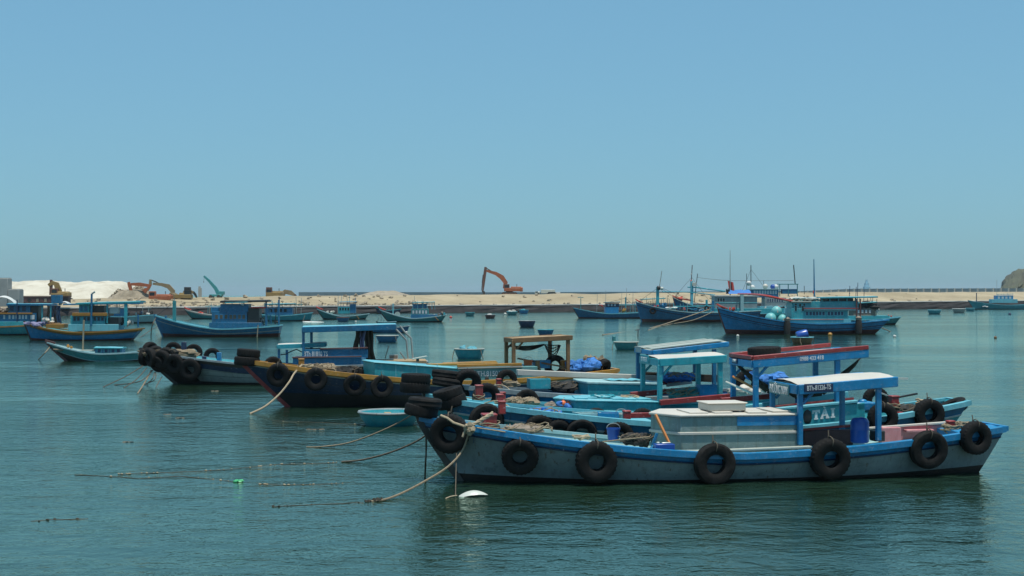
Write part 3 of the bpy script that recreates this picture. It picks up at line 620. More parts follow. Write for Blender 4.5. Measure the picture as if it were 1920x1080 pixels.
# low maroon shed and white tarpaulins
Y = 275; a, b = W(36, 569, Y), W(128, 556, Y); root = empty('storage_shed', 'long low maroon shed at the foot of the sand hill', 'shed', ((a.x + b.x) / 2, Y, a.z))
MB().box((0, 0.8, (b.z - a.z) / 2), (b.x - a.x, 1.6, b.z - a.z)).build('wall', 'maroon', root); MB().box((0, 0.8, b.z - a.z + 0.08), (b.x - a.x + 0.3, 1.9, 0.12)).build('roof', 'maroon', root)
for i in range(12): MB().box((a.x - (a.x + b.x) / 2 + 0.4 + i * 0.78, -0.02, (b.z - a.z) * 0.45), (0.5, 0.06, 0.7)).build('panel', rnd.choice(['maroon', 'blackpaint', 'rubble']), root)
for px, py, wd, hh, lab in ((8, 568, 4.4, 1.6, 'white tarpaulin tent behind the blue boat at the left edge'), (122, 569, 1.9, 0.7, 'small white tarpaulin heap right of the yellow excavator')):
    Y = 245; p = W(px, py, Y); mb = MB(); mb.grid([[(wd * (u - 0.5), 2 * (q - 0.5), hh * (math.sin(math.pi * u) ** 0.7 * (1 - 0.4 * abs(q - .5))) - 0.3 + 0.12 * noise.noise(Vector((u * 5, q * 5, px)))) for q in [j / 6 for j in range(7)]] for u in [i / 12 for i in range(13)]])
    o = mb.build('tarpaulin', 'white'); o.location = p; tag(o, lab, 'tarpaulin')
# white truck and van on the sand bank
root = empty('white_truck', 'white box truck parked on the sand bank right of the tall excavator', 'truck', W(1026, 553, 390)); 
MB().box((0.2, 0, 0.95), (3.9, 2.0, 1.0)).build('cargo_box', 'plasticwhite', root, bevel=0.05); MB().box((-2.7, 0, 0.6), (1.4, 1.9, 0.75)).build('cab', 'plasticwhite', root, bevel=0.1); MB().box((2.9, 0, 0.55), (1.3, 1.9, 0.5)).build('rear_bed', 'white', root, bevel=0.05)
MB().box((1.2, -1.01, 0.6), (2.0, 0.05, 0.4)).build('side_panel', 'glass', root); MB().box((-2.9, -0.96, 0.8), (0.7, 0.05, 0.3)).build('window', 'glass', root)
for x in (-2.4, 0.2, 2.3): MB().lathe([(0, -1.0), (0.33, -1.0), (0.33, 1.0), (0, 1.0)], 12, Matrix.Translation((x, 0, 0.2)) @ Matrix.Rotation(R(90), 4, 'X')).build('wheel', 'track', root)

# ------------------------------------------------------------------ far boats
def far(name, label, pxb, pxs, pyw, tops, Bm=2.9, dY=0.0, rz_dy=0.6, **kw):
    """bow and stern columns, waterline row and the rows of the sheer at bow, middle and stern"""
    Y = wY(pyw) + Bm * 0.4 + dY; Yb, Ys = Y, Y + rz_dy; k = FPX / Y
    z = [CAMH - (t - HZ) / k for t in tops]
    z[1] = CAMH - (tops[1] - HZ) * (Y - Bm * 0.45) / FPX
    return Boat(name, label, ((pxb - 960) * Yb / FPX, Yb), ((pxs - 960) * Ys / FPX, Ys), Bm, z, **kw)
def bowtip(b, m='brightred'):
    p = b.pt(0, b.sheer(0), 1); mb = MB()
    mb.bar((p.x + 0.7, 0, p.z - 0.12), (p.x - 0.12, 0, p.z + 0.38), 0.30, 0.22, 0, 0.12, 0.16); mb.bar((p.x + 1.0, 0, p.z - 0.1), (p.x + 0.3, 0, p.z + 0.16), 0.5, 0.12); mb.build('stem_head', m, b.root, bevel=0.02)
def heap(b, px, py, v, sx, sy, sz, m, name, n=9, seed=1):
    p = b.at(px, py, v); mb = MB(); r2 = random.Random(seed)
    for i in range(n): mb.ball((p.x + r2.uniform(-sx, sx), v + r2.uniform(-sy, sy), p.z + r2.uniform(-.2, .8) * sz), (sx * .45, sy * .45, sz * .55), 8, 6, 0, 0.35, i + seed)
    return mb.build(name, m, b.root)
def heap_thing(b, label, cat, px, py, v, sx, sy, sz, m, name, n=9, seed=1, group=None):
    o = heap(b, px, py, v, sx, sy, sz, m, name, n, seed); o.parent = None; o.data.transform(b.M); recenter(o); return tag(o, label, cat, group)
def thing_of(o, b, label, cat, group=None):
    """detach a mesh built in boat space: it only stands on the boat"""
    o.parent = None; o.data.transform(b.M); recenter(o); return tag(o, label, cat, group)
def clutter(b, px0, px1, pyt, pyb, hw, seed, n=10, mats=('steel', 'turq', 'bluedk')):
    """thin poles and rails standing on the boat"""
    r2 = random.Random(seed)
    for i in range(n):
        px = r2.uniform(px0, px1); v = r2.uniform(-hw, hw); b.pole(px, pyb, px + r2.uniform(-2, 2), r2.uniform(pyt, (pyt + pyb) / 2), v, 0.035, r2.choice(mats), 'pole')
    y = lerp(pyt, pyb, 0.45); b.pole(px0, y, px1, y - 0.5, -hw, 0.03, mats[0], 'rail'); b.pole(px0, y + 1, px1, y, hw, 0.03, mats[0], 'rail')
# 1 left edge
b = far('fishing_boat', 'blue cabin boat cut off by the left edge of the photo', -130, 108, 629, [598, 613, 606], 3.2, rks=0.7); L1 = b
b.hull([('s', 0.10, 1), ('w', 0.12, 0), ('w', -0.45, 2)], ['turq', 'ochre', 'bottom'], 'turq', 'bluedk', 24, 'ochre')
o, _, _ = b.box(-60, 52, 603, 616, 1.35, 'coaming', 'turq'); c, _, _ = b.box(-20, 68, 587, 605, 1.15, 'cabin', 'bluedk'); b.wins(c, [8, 18, 25, 31, 37, 43, 49], 3.6, 590.5, 598, -1.15, 'panewhite'); b.wins(c, [61], 8, 590.5, 599, -1.15, 'panewhite', 'blackpaint')
b.box(-10, 60, 586.5, 589.2, 1.3, 'awning_strip', 'ochre'); c, _, _ = b.box(14, 57, 570, 587, 1.0, 'upper_cabin', 'bluedk', bevel=0.03); b.wins(c, [22, 33, 45], 7, 573, 583, -1.0, 'navy'); b.box(58, 72, 573, 604, 0.9, 'door', 'blackpaint'); b.roof(12, 569.5, 95, 570, 1.25, 0.06, 'turqlt', 'bluedk', name='roof')
b.pole(32, 604, 32, 562, -1.3, 0.06, 'navy', 'mast'); 
for px in (79, 95): b.post(px, 571, 606, -1.1, 0.12, 'turq')
heap(b, 5, 583, -0.9, 0.7, 0.5, 0.35, 'clothgrey', 'net_pile', 8, 3)
# boat behind with hanging clothes
b = far('fishing_boat', 'turquoise boat with dark clothes hanging, half hidden behind the ochre-edged boat', 150, 292, 606, [588, 594, 590], 3.0); HB = b
b.hull([('s', 0.12, 1), ('w', 0.1, 0), ('w', -0.45, 2)], ['turqpale', 'white', 'bottom'], 'turqlt', 'green', 18, 'turqlt'); b.roof(118, 570, 262, 568, 1.3, 0.06, 'turq', 'bluedk', name='roof')
b.box(170, 235, 578, 594, 1.0, 'cabin', 'bluedk'); clutter(b, 200, 285, 566, 594, 1.0, 4, 12, ('blackpaint', 'turq', 'steel'))
o = b.box(96, 113, 553, 569, 0.7, 'water_tank', 'bluedk')[0]
for i, px in enumerate((92, 98, 104, 110)):
    a = b.at(px, 573, -1.2); mb = MB(); mb.grid([[(a.x + dx + 0.1 * math.sin(j * 1.3 + i), -1.2 + 0.12 * math.sin(3 * dx * 4 + j), a.z - j * 0.55 - 0.1 * (i % 2) * j) for dx in (-.3, -.1, .1, .3)] for j in range(6)]); mb.build('hanging_cloth', ['cloth', 'navy'][i % 2], b.root)
# 2 ochre gunwale boat
b = far('fishing_boat', 'blue boat with a thick ochre gunwale and pole with hooked top, left', 46, 266, 639, [604, 623, 616], 3.0, rkb=0.8, rks=1.2, pw=1.7, sw=0.7); B2 = b
b.hull([('s', 0.26, 1), ('w', 0.10, 0), ('w', -0.45, 2)], ['blue', 'ochre', 'bottomred'], 'turq', 'turq', 28, 'ochre', rub=[(0.27, 'bluedk', 0.05)])
b.box(128, 222, 608, 621, 1.2, 'coaming', 'turqlt'); c, _, _ = b.box(132, 197, 592, 610, 1.1, 'cabin', 'turq'); b.wins(c, [140, 147, 159, 166, 178, 185, 192], 4, 594.5, 601, -1.1, 'glass', 'bluedk'); b.box(135, 201, 586.5, 592.5, 1.3, 'awning', 'ochre')
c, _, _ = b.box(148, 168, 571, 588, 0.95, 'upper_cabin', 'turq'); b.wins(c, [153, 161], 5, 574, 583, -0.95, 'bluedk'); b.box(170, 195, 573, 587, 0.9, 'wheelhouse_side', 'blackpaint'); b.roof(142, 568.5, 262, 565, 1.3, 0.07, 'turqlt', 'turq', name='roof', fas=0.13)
for px, t, bo in ((236, 568, 611), (201, 569, 606)): b.post(px, t, bo, -1.15, 0.26 if px > 220 else 0.12, 'turq')
b.post(259, 590, 614, -0.9, 0.12, 'blue'); b.pole(171, 611, 172, 551, -1.4, 0.09, 'bluedk', 'davit'); b.pole(172, 551, 178, 547, -1.4, 0.08, 'steel', 'davit_arm'); b.pole(156, 641, 158, 600, -1.75, 0.06, 'ropelt', 'mooring_pole')
c, _, _ = b.box(205, 222, 576, 588, 0.3, 'picture_board', 'white', vc=-.6); heap(b, 88, 603, -0.3, 0.4, 0.4, 0.3, 'cream', 'sack', 5, 2); b.box(86, 120, 607.5, 615, 0.7, 'fish_hold', 'ochre'); heap(b, 68, 610, -0.5, 0.8, 0.4, 0.25, 'clothlilac', 'net_pile', 9, 5); b.box(202, 222, 595, 609, 0.8, 'engine_cover', 'blackpaint')
# 3 green sampan
b = far('sampan', 'small green sampan with low flat cabin moored in front of the blue boats', 88, 300, 678, [642, 664, 657], 1.7, rkb=1.7, rks=0.8, dd=0.25, full=0.5); B3 = b
b.hull([('s', 0.05, 1), ('s', 0.42, 0), ('s', 0.47, 1), ('w', -0.45, 2)], ['green', 'turqpale', 'bottom'], 'turqpale', 'turq', 26, 'turqpale', capw=0.09, caph=0.05, stem='maroon')
c, _, _ = b.box(178, 228, 653, 664, 0.6, 'cabin', 'bluedk'); b.wins(c, [186, 199, 212, 222], 6, 654.5, 661, -0.6, 'navy', 'turq'); b.roof(176, 652, 229, 652.5, 0.68, 0.05, 'turqlt', 'turq', name='cabin_roof', fas=0.05)
heap(b, 131, 651, -0.1, 0.2, 0.2, 0.15, 'yellow', 'float', 3, 1); b.box(104, 172, 656.5, 658.5, 0.35, 'bench', 'roofgrey'); b.pole(155, 662, 157, 600, 0, 0.05, 'ropelt', 'mast'); b.pole(100, 655, 130, 657, -.4, 0.04, 'rope', 'oar')
p = b.pt(0, b.sheer(0), 1); MB().bar((p.x + .5, 0, p.z - .05), (p.x - .1, 0, p.z + .12), .14, .12).build('stem_head', 'maroon', b.root)
# 4 blue boat with white stripe
b = far('fishing_boat', 'dark blue boat with white hull stripe and tall blue wheelhouse', 290, 527, 632, [591, 617, 610], 3.2, rkb=1.0, rks=0.25, sw=0.75, tm=0.55, dd=0.6); B4 = b
b.hull([('s', 0.13, 2), ('s', 0.42, 0), ('s', 0.52, 1), ('w', 0.22, 0), ('w', -0.45, 3)], ['bluedk', 'hullgrey', 'maroon', 'bottomred'], 'turqlt', 'turq', 30, 'turqlt', stem='bluedk')
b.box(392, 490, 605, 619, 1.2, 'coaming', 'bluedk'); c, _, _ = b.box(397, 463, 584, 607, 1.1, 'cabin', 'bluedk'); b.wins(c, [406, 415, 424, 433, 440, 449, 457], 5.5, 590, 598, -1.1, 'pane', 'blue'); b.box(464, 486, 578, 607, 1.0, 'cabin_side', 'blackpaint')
b.box(413, 466, 570, 585, 1.0, 'upper_cabin', 'bluedk'); b.roof(413, 564.5, 502, 563, 1.25, 0.08, 'blackpaint', 'blackpaint', name='roof'); b.roof(422, 567, 464, 566, 1.35, 0.05, 'turqlt', 'turq', name='awning', fas=0.08); b.box(396, 410, 576, 586, 0.7, 'locker', 'bluedk'); b.box(470, 498, 575.5, 578, 1.2, 'red_beam', 'red')
b.post(327, 564, 609, 0, 0.3, 'green', 'mast'); b.pole(327, 572, 327, 560, 0, 0.05, 'steel', 'antenna'); b.post(311, 592, 606, -.5, 0.2, 'bluedk', 'bitt')
for px, t in ((499, 562), (523, 562)): b.post(px, t, 611, -1.0, 0.16, 'bluedk')
b.pole(482, 634, 484, 609, -1.9, 0.05, 'ropelt', 'mooring_pole'); clutter(b, 498, 522, 575, 608, 0.9, 9, 5, ('bluedk', 'blackpaint')); heap(b, 455, 571, -1.3, .2, .1, .15, 'white', 'lamp', 2, 3)
# 5 - 8 row along the quay
b = far('fishing_boat', 'small cream and green boat behind the mast of the dark blue boat', 347, 450, 598, [580, 590, 588], 2.4, rkb=1.6)
b.hull([('s', 0.25, 1), ('w', 0.1, 0), ('w', -0.45, 2)], ['green', 'cream', 'bottom'], 'cream', 'green', 18, 'cream'); bowtip(b); heap(b, 378, 587, 0, .5, .4, .3, 'brightred', 'buoy_pile', 4, 3); clutter(b, 385, 448, 562, 588, 0.8, 21, 9, ('turq', 'steel')); b.box(402, 440, 577, 589, .9, 'cabin', 'turq')
b = far('fishing_boat', 'turquoise boat with many thin poles right behind the dark blue boat', 462, 586, 602, [586, 592, 586], 2.8)
b.hull([('s', 0.15, 1), ('w', 0.1, 0), ('w', -0.45, 2)], ['turq', 'turqpale', 'bottom'], 'turqpale', 'green', 18, 'turqlt'); c, _, _ = b.box(500, 548, 577, 591, 1.0, 'cabin', 'bluedk'); b.wins(c, [508, 517, 526, 535], 5, 579, 585, -1.0, 'glass'); b.roof(497, 570, 552, 569, 1.2, .06, 'turqlt', 'turq', name='roof', fas=.1); clutter(b, 495, 568, 556, 589, 1.0, 31, 14, ('green', 'blackpaint', 'steel')); b.pole(568, 602, 572, 591, -1.6, .04, 'ropelt', 'mooring_pole')
b = far('fishing_boat', 'turquoise boat with red bow tip and small wheelhouse, left of its drum-carrying twin', 594, 692, 599, [579, 593, 588], 2.7, rkb=1.5, rks=0.9); B7 = b
b.hull([('s', 0.10, 1), ('w', 0.1, 0), ('w', -0.45, 2)], ['green', 'turqpale', 'bottom'], 'turqpale', 'turqpale', 20, 'turqpale'); bowtip(b)
c, _, _ = b.box(634, 656, 575, 588, .9, 'cabin', 'turq'); b.wins(c, [638, 643, 648, 653], 3, 577, 582, -.9, 'glass'); b.roof(636, 566, 668, 565.5, 1.0, .06, 'turqlt', 'bluedk', name='roof', fas=.1); b.box(656, 667, 570, 587, .8, 'wheelhouse_side', 'bluedk')
clutter(b, 632, 668, 553, 588, .8, 41, 8); b.pole(637, 586, 641, 554, 0, .04, 'steel', 'antenna'); heap(b, 620, 587, 0, .5, .4, .3, 'cream', 'net_pile', 4, 5); b.pole(668, 591, 673, 598, -1.4, .04, 'yellow', 'oar')
b = far('fishing_boat', 'turquoise boat with red bow tip and a round net drum on deck', 711, 837, 604, [580, 597, 590], 2.8, rkb=1.7, rks=1.0); B8 = b
b.hull([('s', 0.10, 1), ('w', 0.1, 0), ('w', -0.45, 2)], ['green', 'yellow', 'bottom'], 'turqpale', 'turqlt', 22, 'turqpale', fore=(0.0, 0.2, 'white', 0.05)); bowtip(b); b.box(770, 820, 590, 598, 1.05, 'coaming', 'bluedk')
c, _, _ = b.box(771, 804, 579, 592, .95, 'cabin', 'green'); b.wins(c, [775, 781, 787, 793, 799], 3.4, 582, 588, -.95, 'panewhite', 'navy'); b.roof(773, 567, 815, 566, 1.05, .06, 'turqpale', 'green', name='roof', fas=.1); b.box(775, 800, 571, 578, .85, 'upper_cabin', 'bluedk')
for px in (774, 783, 792, 801, 810): b.post(px, 567, 580, -.95, .08, 'turqlt')
p = b.at(745, 590, -0.2); MB().lathe([(0, -.5), (.42, -.5), (.42, .5), (0, .5)], 18, Matrix.Translation(p) @ Matrix.Rotation(R(90), 4, 'X')).build('net_drum', 'roofgrey', b.root); b.post(737, 569, 592, 0, .15, 'turqlt', 'mast'); b.pole(777, 568, 777, 555, 0, .03, 'steel', 'antenna'); clutter(b, 772, 816, 562, 580, .9, 55, 7, ('turq', 'steel', 'blackpaint')); b.post(833, 586, 594, -.2, .25, 'turq', 'bitt')
heap(b, 730, 591, -.2, .5, .4, .2, 'white', 'crate_pile', 4, 8); b.pole(815, 593, 822, 601, -1.5, .04, 'yellow', 'oar')
b = far('fishing_boat', 'dark skiff with wire hoops against the quay behind the drum boat', 704, 752, 588, [576, 582, 579], 1.8, rkb=.8)
b.hull([('s', 0.1, 1), ('w', 0, 0), ('w', -0.45, 2)], ['navy', 'green', 'bottom'], 'green', 'navy', 14, 'green'); clutter(b, 716, 745, 570, 583, .6, 61, 7, ('blackpaint', 'steel'))
# 9 small blue boat by the quay
b = far('fishing_boat', 'small blue boat with blue cabin and thin masts near the quay centre', 1075, 1212, 597, [577, 588, 585], 2.6, rkb=1.3); B9 = b
b.hull([('s', 0.1, 1), ('w', 0.12, 0), ('w', -0.45, 2)], ['bluedk', 'turqlt', 'bottomred'], 'turqlt', 'bluedk', 20, 'turqlt'); b.box(1135, 1160, 576, 590, .9, 'cabin', 'blue'); b.roof(1134, 567, 1163, 566, 1.0, .05, 'green', 'navy', name='roof', fas=.12); c, _, _ = b.box(1136, 1161, 568.5, 576, .8, 'upper_cabin', 'navy'); b.wins(c, [1141, 1147, 1153], 3, 570, 574, -.8, 'panewhite')
b.post(1089, 559, 579, 0, .12, 'green', 'mast'); b.pole(1083, 557.5, 1094, 557.5, 0, .06, 'green', 'crossbar'); b.post(1173, 557, 588, .2, .2, 'turq', 'mast')
for px, t in ((1135, 545), (1174, 540), (1165, 548), (1186, 550), (1119, 552)): b.pole(px, 585, px + 1, t, 0.1, .03, 'steel', 'antenna')
heap(b, 1168, 583, -.4, .4, .3, .5, 'yellow', 'net_pile', 4, 9); clutter(b, 1160, 1205, 558, 588, .8, 62, 8, ('turq', 'steel')); heap(b, 1127, 574, .5, .25, .2, .3, 'brightred', 'flag', 3, 2)
# 10 large blue boat
b = far('fishing_boat', 'long deep blue boat with red bow tip and turquoise mast carrying a lamp', 1193, 1425, 604, [566, 586, 582], 3.6, rkb=1.0, pw=1.8, rks=.6); B10 = b
b.hull([('s', 0.16, 1), ('s', 0.42, 0), ('s', 0.58, 2), ('w', 0.35, 0), ('w', -0.45, 3)], ['bluedk', 'blackpaint', 'navy', 'bottomred'], 'turqlt', 'turq', 28, 'turqpale', stem='bluedk'); bowtip(b)
b.post(1233, 538, 578, 0, .42, 'turq', 'mast'); b.pole(1236, 541, 1241, 508, 0, .06, 'steel', 'antenna')
p = b.at(1235, 540, -.1); q = b.at(1241, 541, -.3); MB().ball(p, .34, 10, 8).build('radar', 'blackpaint', b.root); MB().ball(q, .26, 10, 8).build('lamp', 'plasticwhite', b.root)
heap(b, 1230, 576, -.6, .35, .3, .3, 'brightred', 'net_pile', 5, 4); heap(b, 1242, 574, .2, .5, .4, .4, 'bluedk', 'net_pile', 5, 5); heap(b, 1258, 578, 0, 1.0, .7, .2, 'white', 'tarp', 6, 6); clutter(b, 1262, 1340, 566, 584, 1.2, 71, 8, ('turq', 'green', 'steel')); b.post(1325, 562, 584, -.3, .3, 'turq', 'bitt'); b.post(1337, 564, 584, .3, .3, 'bluedk', 'bitt')
tyre(b, 'tyre hung below the bow of the long deep blue boat', 1224, 583, 1.0, lash=False); tyre(b, 'tyre standing on the gunwale amidships of the long deep blue boat', 1325, 578, .75, v=-1.5, lash=False)
# poles and boats behind it
b = far('fishing_boat', 'small turquoise boat with pole canopy behind the bow of the long blue boat', 1205, 1290, 594, [578, 584, 580], 2.6)
b.hull([('s', 0.1, 1), ('w', 0, 0), ('w', -0.45, 2)], ['turq', 'white', 'bottom'], 'turqlt', 'green', 14, 'turqlt'); b.roof(1203, 561, 1248, 559, 1.1, .06, 'turq', 'green', name='roof', fas=.12); clutter(b, 1204, 1275, 556, 584, .9, 81, 14, ('blackpaint', 'turq', 'green')); b.box(1222, 1250, 572, 583, .8, 'cabin', 'bluedk')
b = far('fishing_boat', 'blue boat with large red bow ornament and tall turquoise mast, behind', 1262, 1440, 596, [558, 584, 578], 3.4, rkb=1.4, pw=1.7); B11 = b
b.hull([('s', 0.22, 1), ('s', 0.4, 0), ('s', 0.5, 2), ('w', 0.2, 0), ('w', -0.45, 3)], ['bluedk', 'blackpaint', 'navy', 'bottomred'], 'turqlt', 'turq', 24, 'turqpale', stem='red'); bowtip(b)
p = b.pt(.02, b.sheer(.02), 1); MB().bar((p.x + .2, 0, p.z + .1), (p.x + 3, 0, p.z - .35), .3, .25).ball((p.x + 1.0, 0, p.z), (.5, .4, .35), 8, 6, 0, .4).build('bow_rail', 'brightred', b.root)
b.post(1297, 527, 574, 0, .48, 'turqlt', 'mast'); b.pole(1289, 538.5, 1308, 539, 0, .1, 'turq', 'crossbar'); b.pole(1296, 530, 1298, 497, 0, .07, 'maroon', 'antenna'); b.pole(1301, 572, 1308, 513, .3, .06, 'blackpaint', 'pole'); b.box(1298, 1306, 530, 536, .5, 'lamp', 'cream'); p = b.at(1296, 514, 0); MB().ball(p, .13, 8, 6).build('lamp', 'white', b.root)
p = b.at(1296, 527, 0); MB().ball(p, .2, 8, 6).build('masthead', 'brightred', b.root); clutter(b, 1300, 1340, 566, 582, 1.0, 91, 7, ('turq', 'bluedk')); heap(b, 1318, 580, -.4, 1.2, .6, .25, 'turqlt', 'tarp', 6, 3)
# 12 white/grey cabin boat
b = far('fishing_boat', 'large boat with long grey-white cabin and blue tarpaulin on its roof', 1290, 1500, 602, [578, 588, 586], 4.2, rkb=.8, dY=6); B12 = b
b.hull([('s', 0.2, 1), ('w', 0.3, 0), ('w', -0.45, 2)], ['navy', 'blackpaint', 'bottomred'], 'turq', 'turq', 22, 'turqlt'); b.box(1338, 1470, 578, 590, 1.7, 'coaming', 'turq')
c, _, _ = b.box(1340, 1420, 556, 581, 1.5, 'cabin', 'hullgrey', bevel=.05); b.wins(c, [1347, 1352, 1357], 3.6, 559, 565, -1.5, 'glass', 'white'); b.box(1341, 1420, 567, 568.5, 1.53, 'trim', 'turq'); b.box(1338, 1424, 553.5, 556, 1.65, 'roof', 'white')
o = MB(); a = b.at(1366, 551, -1.0); d = b.at(1408, 541, -1.0); mb = MB(); mb.grid([[(lerp(a.x, d.x, u), q * 1.3, a.z + (d.z - a.z) * (1 - abs(q) ** 2) * (.7 + .25 * noise.noise(Vector((u * 6, q * 2, 0))))) for q in [j / 4 - 1 for j in range(9)]] for u in [i / 14 for i in range(15)]][::-1]); mb.build('roof_tarpaulin', 'netblue', b.root)
b.pole(1369, 556, 1369, 469, 0, .1, 'steel', 'mast', r1=.04); heap(b, 1364, 548, -.6, .35, .3, .55, 'blackpaint', 'net_pile', 4, 6); mb = MB(); p = b.at(1369, 526, 0); mb.grid([[(p.x + u * .9 - .4 + .2 * q, .15 * math.sin(u * 6), p.z - q * 1.4 - .3 * u) for u in (0, .33, .66, 1)] for q in (0, .3, .6, 1)]); mb.build('flag', 'brightred', b.root); b.post(1391, 551, 592, -1.75, .5, 'turqpale', 'post')
# 13 boat with two window rows and platform
b = far('fishing_boat', 'far boat with two rows of white-framed windows and a rooftop platform', 1330, 1540, 600, [580, 588, 584], 4.0, rkb=.8, dY=16); B13 = b
b.hull([('s', 0.2, 1), ('w', 0.3, 0), ('w', -0.45, 2)], ['bluedk', 'blackpaint', 'bottomred'], 'turq', 'turq', 20, 'turqlt'); b.box(1425, 1495, 574, 588, 1.6, 'coaming', 'turqlt')
c, _, _ = b.box(1434, 1474, 558, 575, 1.4, 'cabin', 'hullgrey'); b.wins(c, [1440 + i * 4.4 for i in range(8)], 2.6, 560, 566, -1.4, 'navy', 'white'); c, _, _ = b.box(1408, 1460, 543, 558, 1.3, 'upper_cabin', 'bluedk'); b.wins(c, [1415 + i * 5 for i in range(9)], 3, 545, 551, -1.3, 'panewhite', 'turqlt'); b.box(1406, 1464, 541.5, 543, 1.45, 'roof', 'turqpale')
for px in (1462, 1478, 1495): b.pole(px, 556, px, 532.5, -.7, .08, 'green', 'platform_post'); b.pole(px, 556, px, 532.5, .7, .08, 'green', 'platform_post')
b.box(1460, 1497, 532, 533.5, .9, 'platform_roof', 'green'); b.box(1467, 1495, 542, 551, .7, 'platform_box', 'bluedk')
for px, t, bo, r in ((1408, 497, 543, .07), (1400, 513, 543, .05), (1491, 497, 533, .09), (1508, 536, 552, .05), (1432, 526, 543, .04)): b.pole(px, bo, px - (3 if px == 1491 else 0), t, 0, r, 'blackpaint', 'antenna')
for px, py, m in ((1404, 531, 'white'), (1411, 539, 'white'), (1435, 537, 'cream'), (1449, 538, 'plasticblue'), (1455, 538, 'white')): p = b.at(px, py, -.4); MB().ball(p, .45, 10, 8).build('float', m, b.root)
heap(b, 1436, 582, -1.5, .5, .3, .5, 'brightred', 'net_pile', 4, 7); clutter(b, 1470, 1500, 553, 575, 1.2, 95, 8, ('navy', 'steel'))
# 15 green boat behind the big turquoise one
b = far('fishing_boat', 'dark green boat crowded with gear behind the stern of the big turquoise boat', 1530, 1686, 609, [592, 600, 594], 3.2, rks=1.0); B15 = b
b.hull([('s', 0.1, 1), ('w', 0.1, 0), ('w', -0.45, 2)], ['green', 'turqpale', 'bottom'], 'turqlt', 'green', 18, 'turqlt'); b.box(1590, 1668, 592, 603, 1.2, 'coaming', 'turq'); c, _, _ = b.box(1600, 1642, 578, 594, 1.1, 'cabin', 'clothgrey'); b.wins(c, [1610, 1617, 1624, 1631], 3.6, 581, 587, -1.1, 'panewhite', 'navy'); b.roof(1590, 569, 1645, 566, 1.3, .06, 'turqlt', 'green', name='roof', fas=.1)
clutter(b, 1600, 1650, 556, 592, 1.1, 101, 16, ('blackpaint', 'steel', 'navy')); heap(b, 1625, 576, -.6, 1.6, .6, .6, 'net', 'net_pile', 9, 11); heap(b, 1646, 584, -.8, .3, .3, .5, 'white', 'float', 4, 12); heap(b, 1668, 593, -.3, .25, .2, .2, 'brightred', 'buoy', 2, 13)
for px, t in ((1604, 538), (1607, 530), (1619, 543), (1592, 536)): b.pole(px, 575, px + 1.5, t, 0, .04, 'navy', 'antenna')
# 14 big turquoise boat
b = far('fishing_boat', 'big turquoise cabin boat with three round turquoise floats on its foredeck', 1346, 1662, 627, [577, 607, 599], 4.0, rkb=1.1, rks=1.7, pw=1.8, tm=.58, dd=.5); B14 = b
b.hull([('s', 0.18, 1), ('s', 0.52, 0), ('s', 0.62, 1), ('s', 0.74, 0), ('s', 0.80, 1), ('w', 0.38, 0), ('w', -0.45, 2)], ['blue', 'navy', 'bottomred'], 'turqlt', 'turq', 36, 'blue', stem='maroon'); bowtip(b)
b.box(1478, 1596, 598, 611, 1.55, 'coaming', 'turqlt'); b.box(1478, 1582, 598.5, 600, 1.6, 'trim', 'red'); c, _, _ = b.box(1484, 1590, 578, 600, 1.4, 'cabin', 'turq', bevel=.04)
b.wins(c, [1513, 1520, 1526, 1532, 1538, 1544, 1554, 1560, 1567, 1573, 1579], 4.2, 584.5, 591, -1.4, 'navy', 'turqlt'); b.wins(c, [1492, 1505], 4, 573.5, 583, -1.4, 'glass', 'turqlt'); b.box(1508, 1610, 577.5, 579.3, 1.65, 'rail_board', 'red'); b.box(1508, 1608, 579.4, 582, 1.62, 'awning_edge', 'turqpale')
c, _, _ = b.box(1485, 1522, 567, 578, 1.3, 'wheelhouse', 'turq'); b.wins(c, [1492, 1500, 1508], 4, 569.5, 575, -1.3, 'glass', 'turqlt'); b.box(1480, 1522, 564.5, 567, 1.5, 'wheelhouse_roof', 'roofgrey'); b.box(1522, 1610, 565, 578, 1.2, 'upper_cabin', 'turq'); b.roof(1540, 557.5, 1646, 556, 1.4, .07, 'turqlt', 'turq', name='roof', fas=.12)
for px in (1541, 1556, 1572, 1588, 1604): b.post(px, 558, 566, -1.15, .12, 'green')
b.box(1545, 1600, 559, 565, .9, 'painted_recess_shade', 'blackpaint'); clutter(b, 1486, 1538, 553, 566, 1.1, 111, 9, ('turqlt', 'roofgrey', 'green')); heap(b, 1512, 562, -.6, 1.6, .5, .25, 'cream', 'net_pile', 8, 14)  # first box: solid black, stands in for the shade beneath the roof
for px, t, r in ((1527, 486, .1),): b.pole(px, 566, px - 1, t, 0, r, 'bluedk', 'mast', r1=.04)
heap(b, 1526, 549, 0, .12, .1, .3, 'brightred', 'flag', 3, 4); heap(b, 1373, 584, -.3, .25, .2, .35, 'brightred', 'bitt_paint', 4, 5)
for i, (px, py, r) in enumerate(((1445, 597, .58), (1467, 599, .54), (1456, 584, .56))):
    p = b.at(px, py, -.4 + .3 * i); o = MB().ball((0, 0, 0), r, 18, 12).build('float_ball', 'buoyturq', None); o.location = b.world(p); tag(o, ['left round turquoise float on the foredeck of the big turquoise boat', 'right round turquoise float on the foredeck of the big turquoise boat', 'top round turquoise float of the three on the big turquoise boat'][i], 'float', 'turquoise floats'); MB().tube([(0, -r * .98, r * .2), (0, -r * 1.0, -r * .2)], r * .12, 6).build('eyelet', 'cream', o)
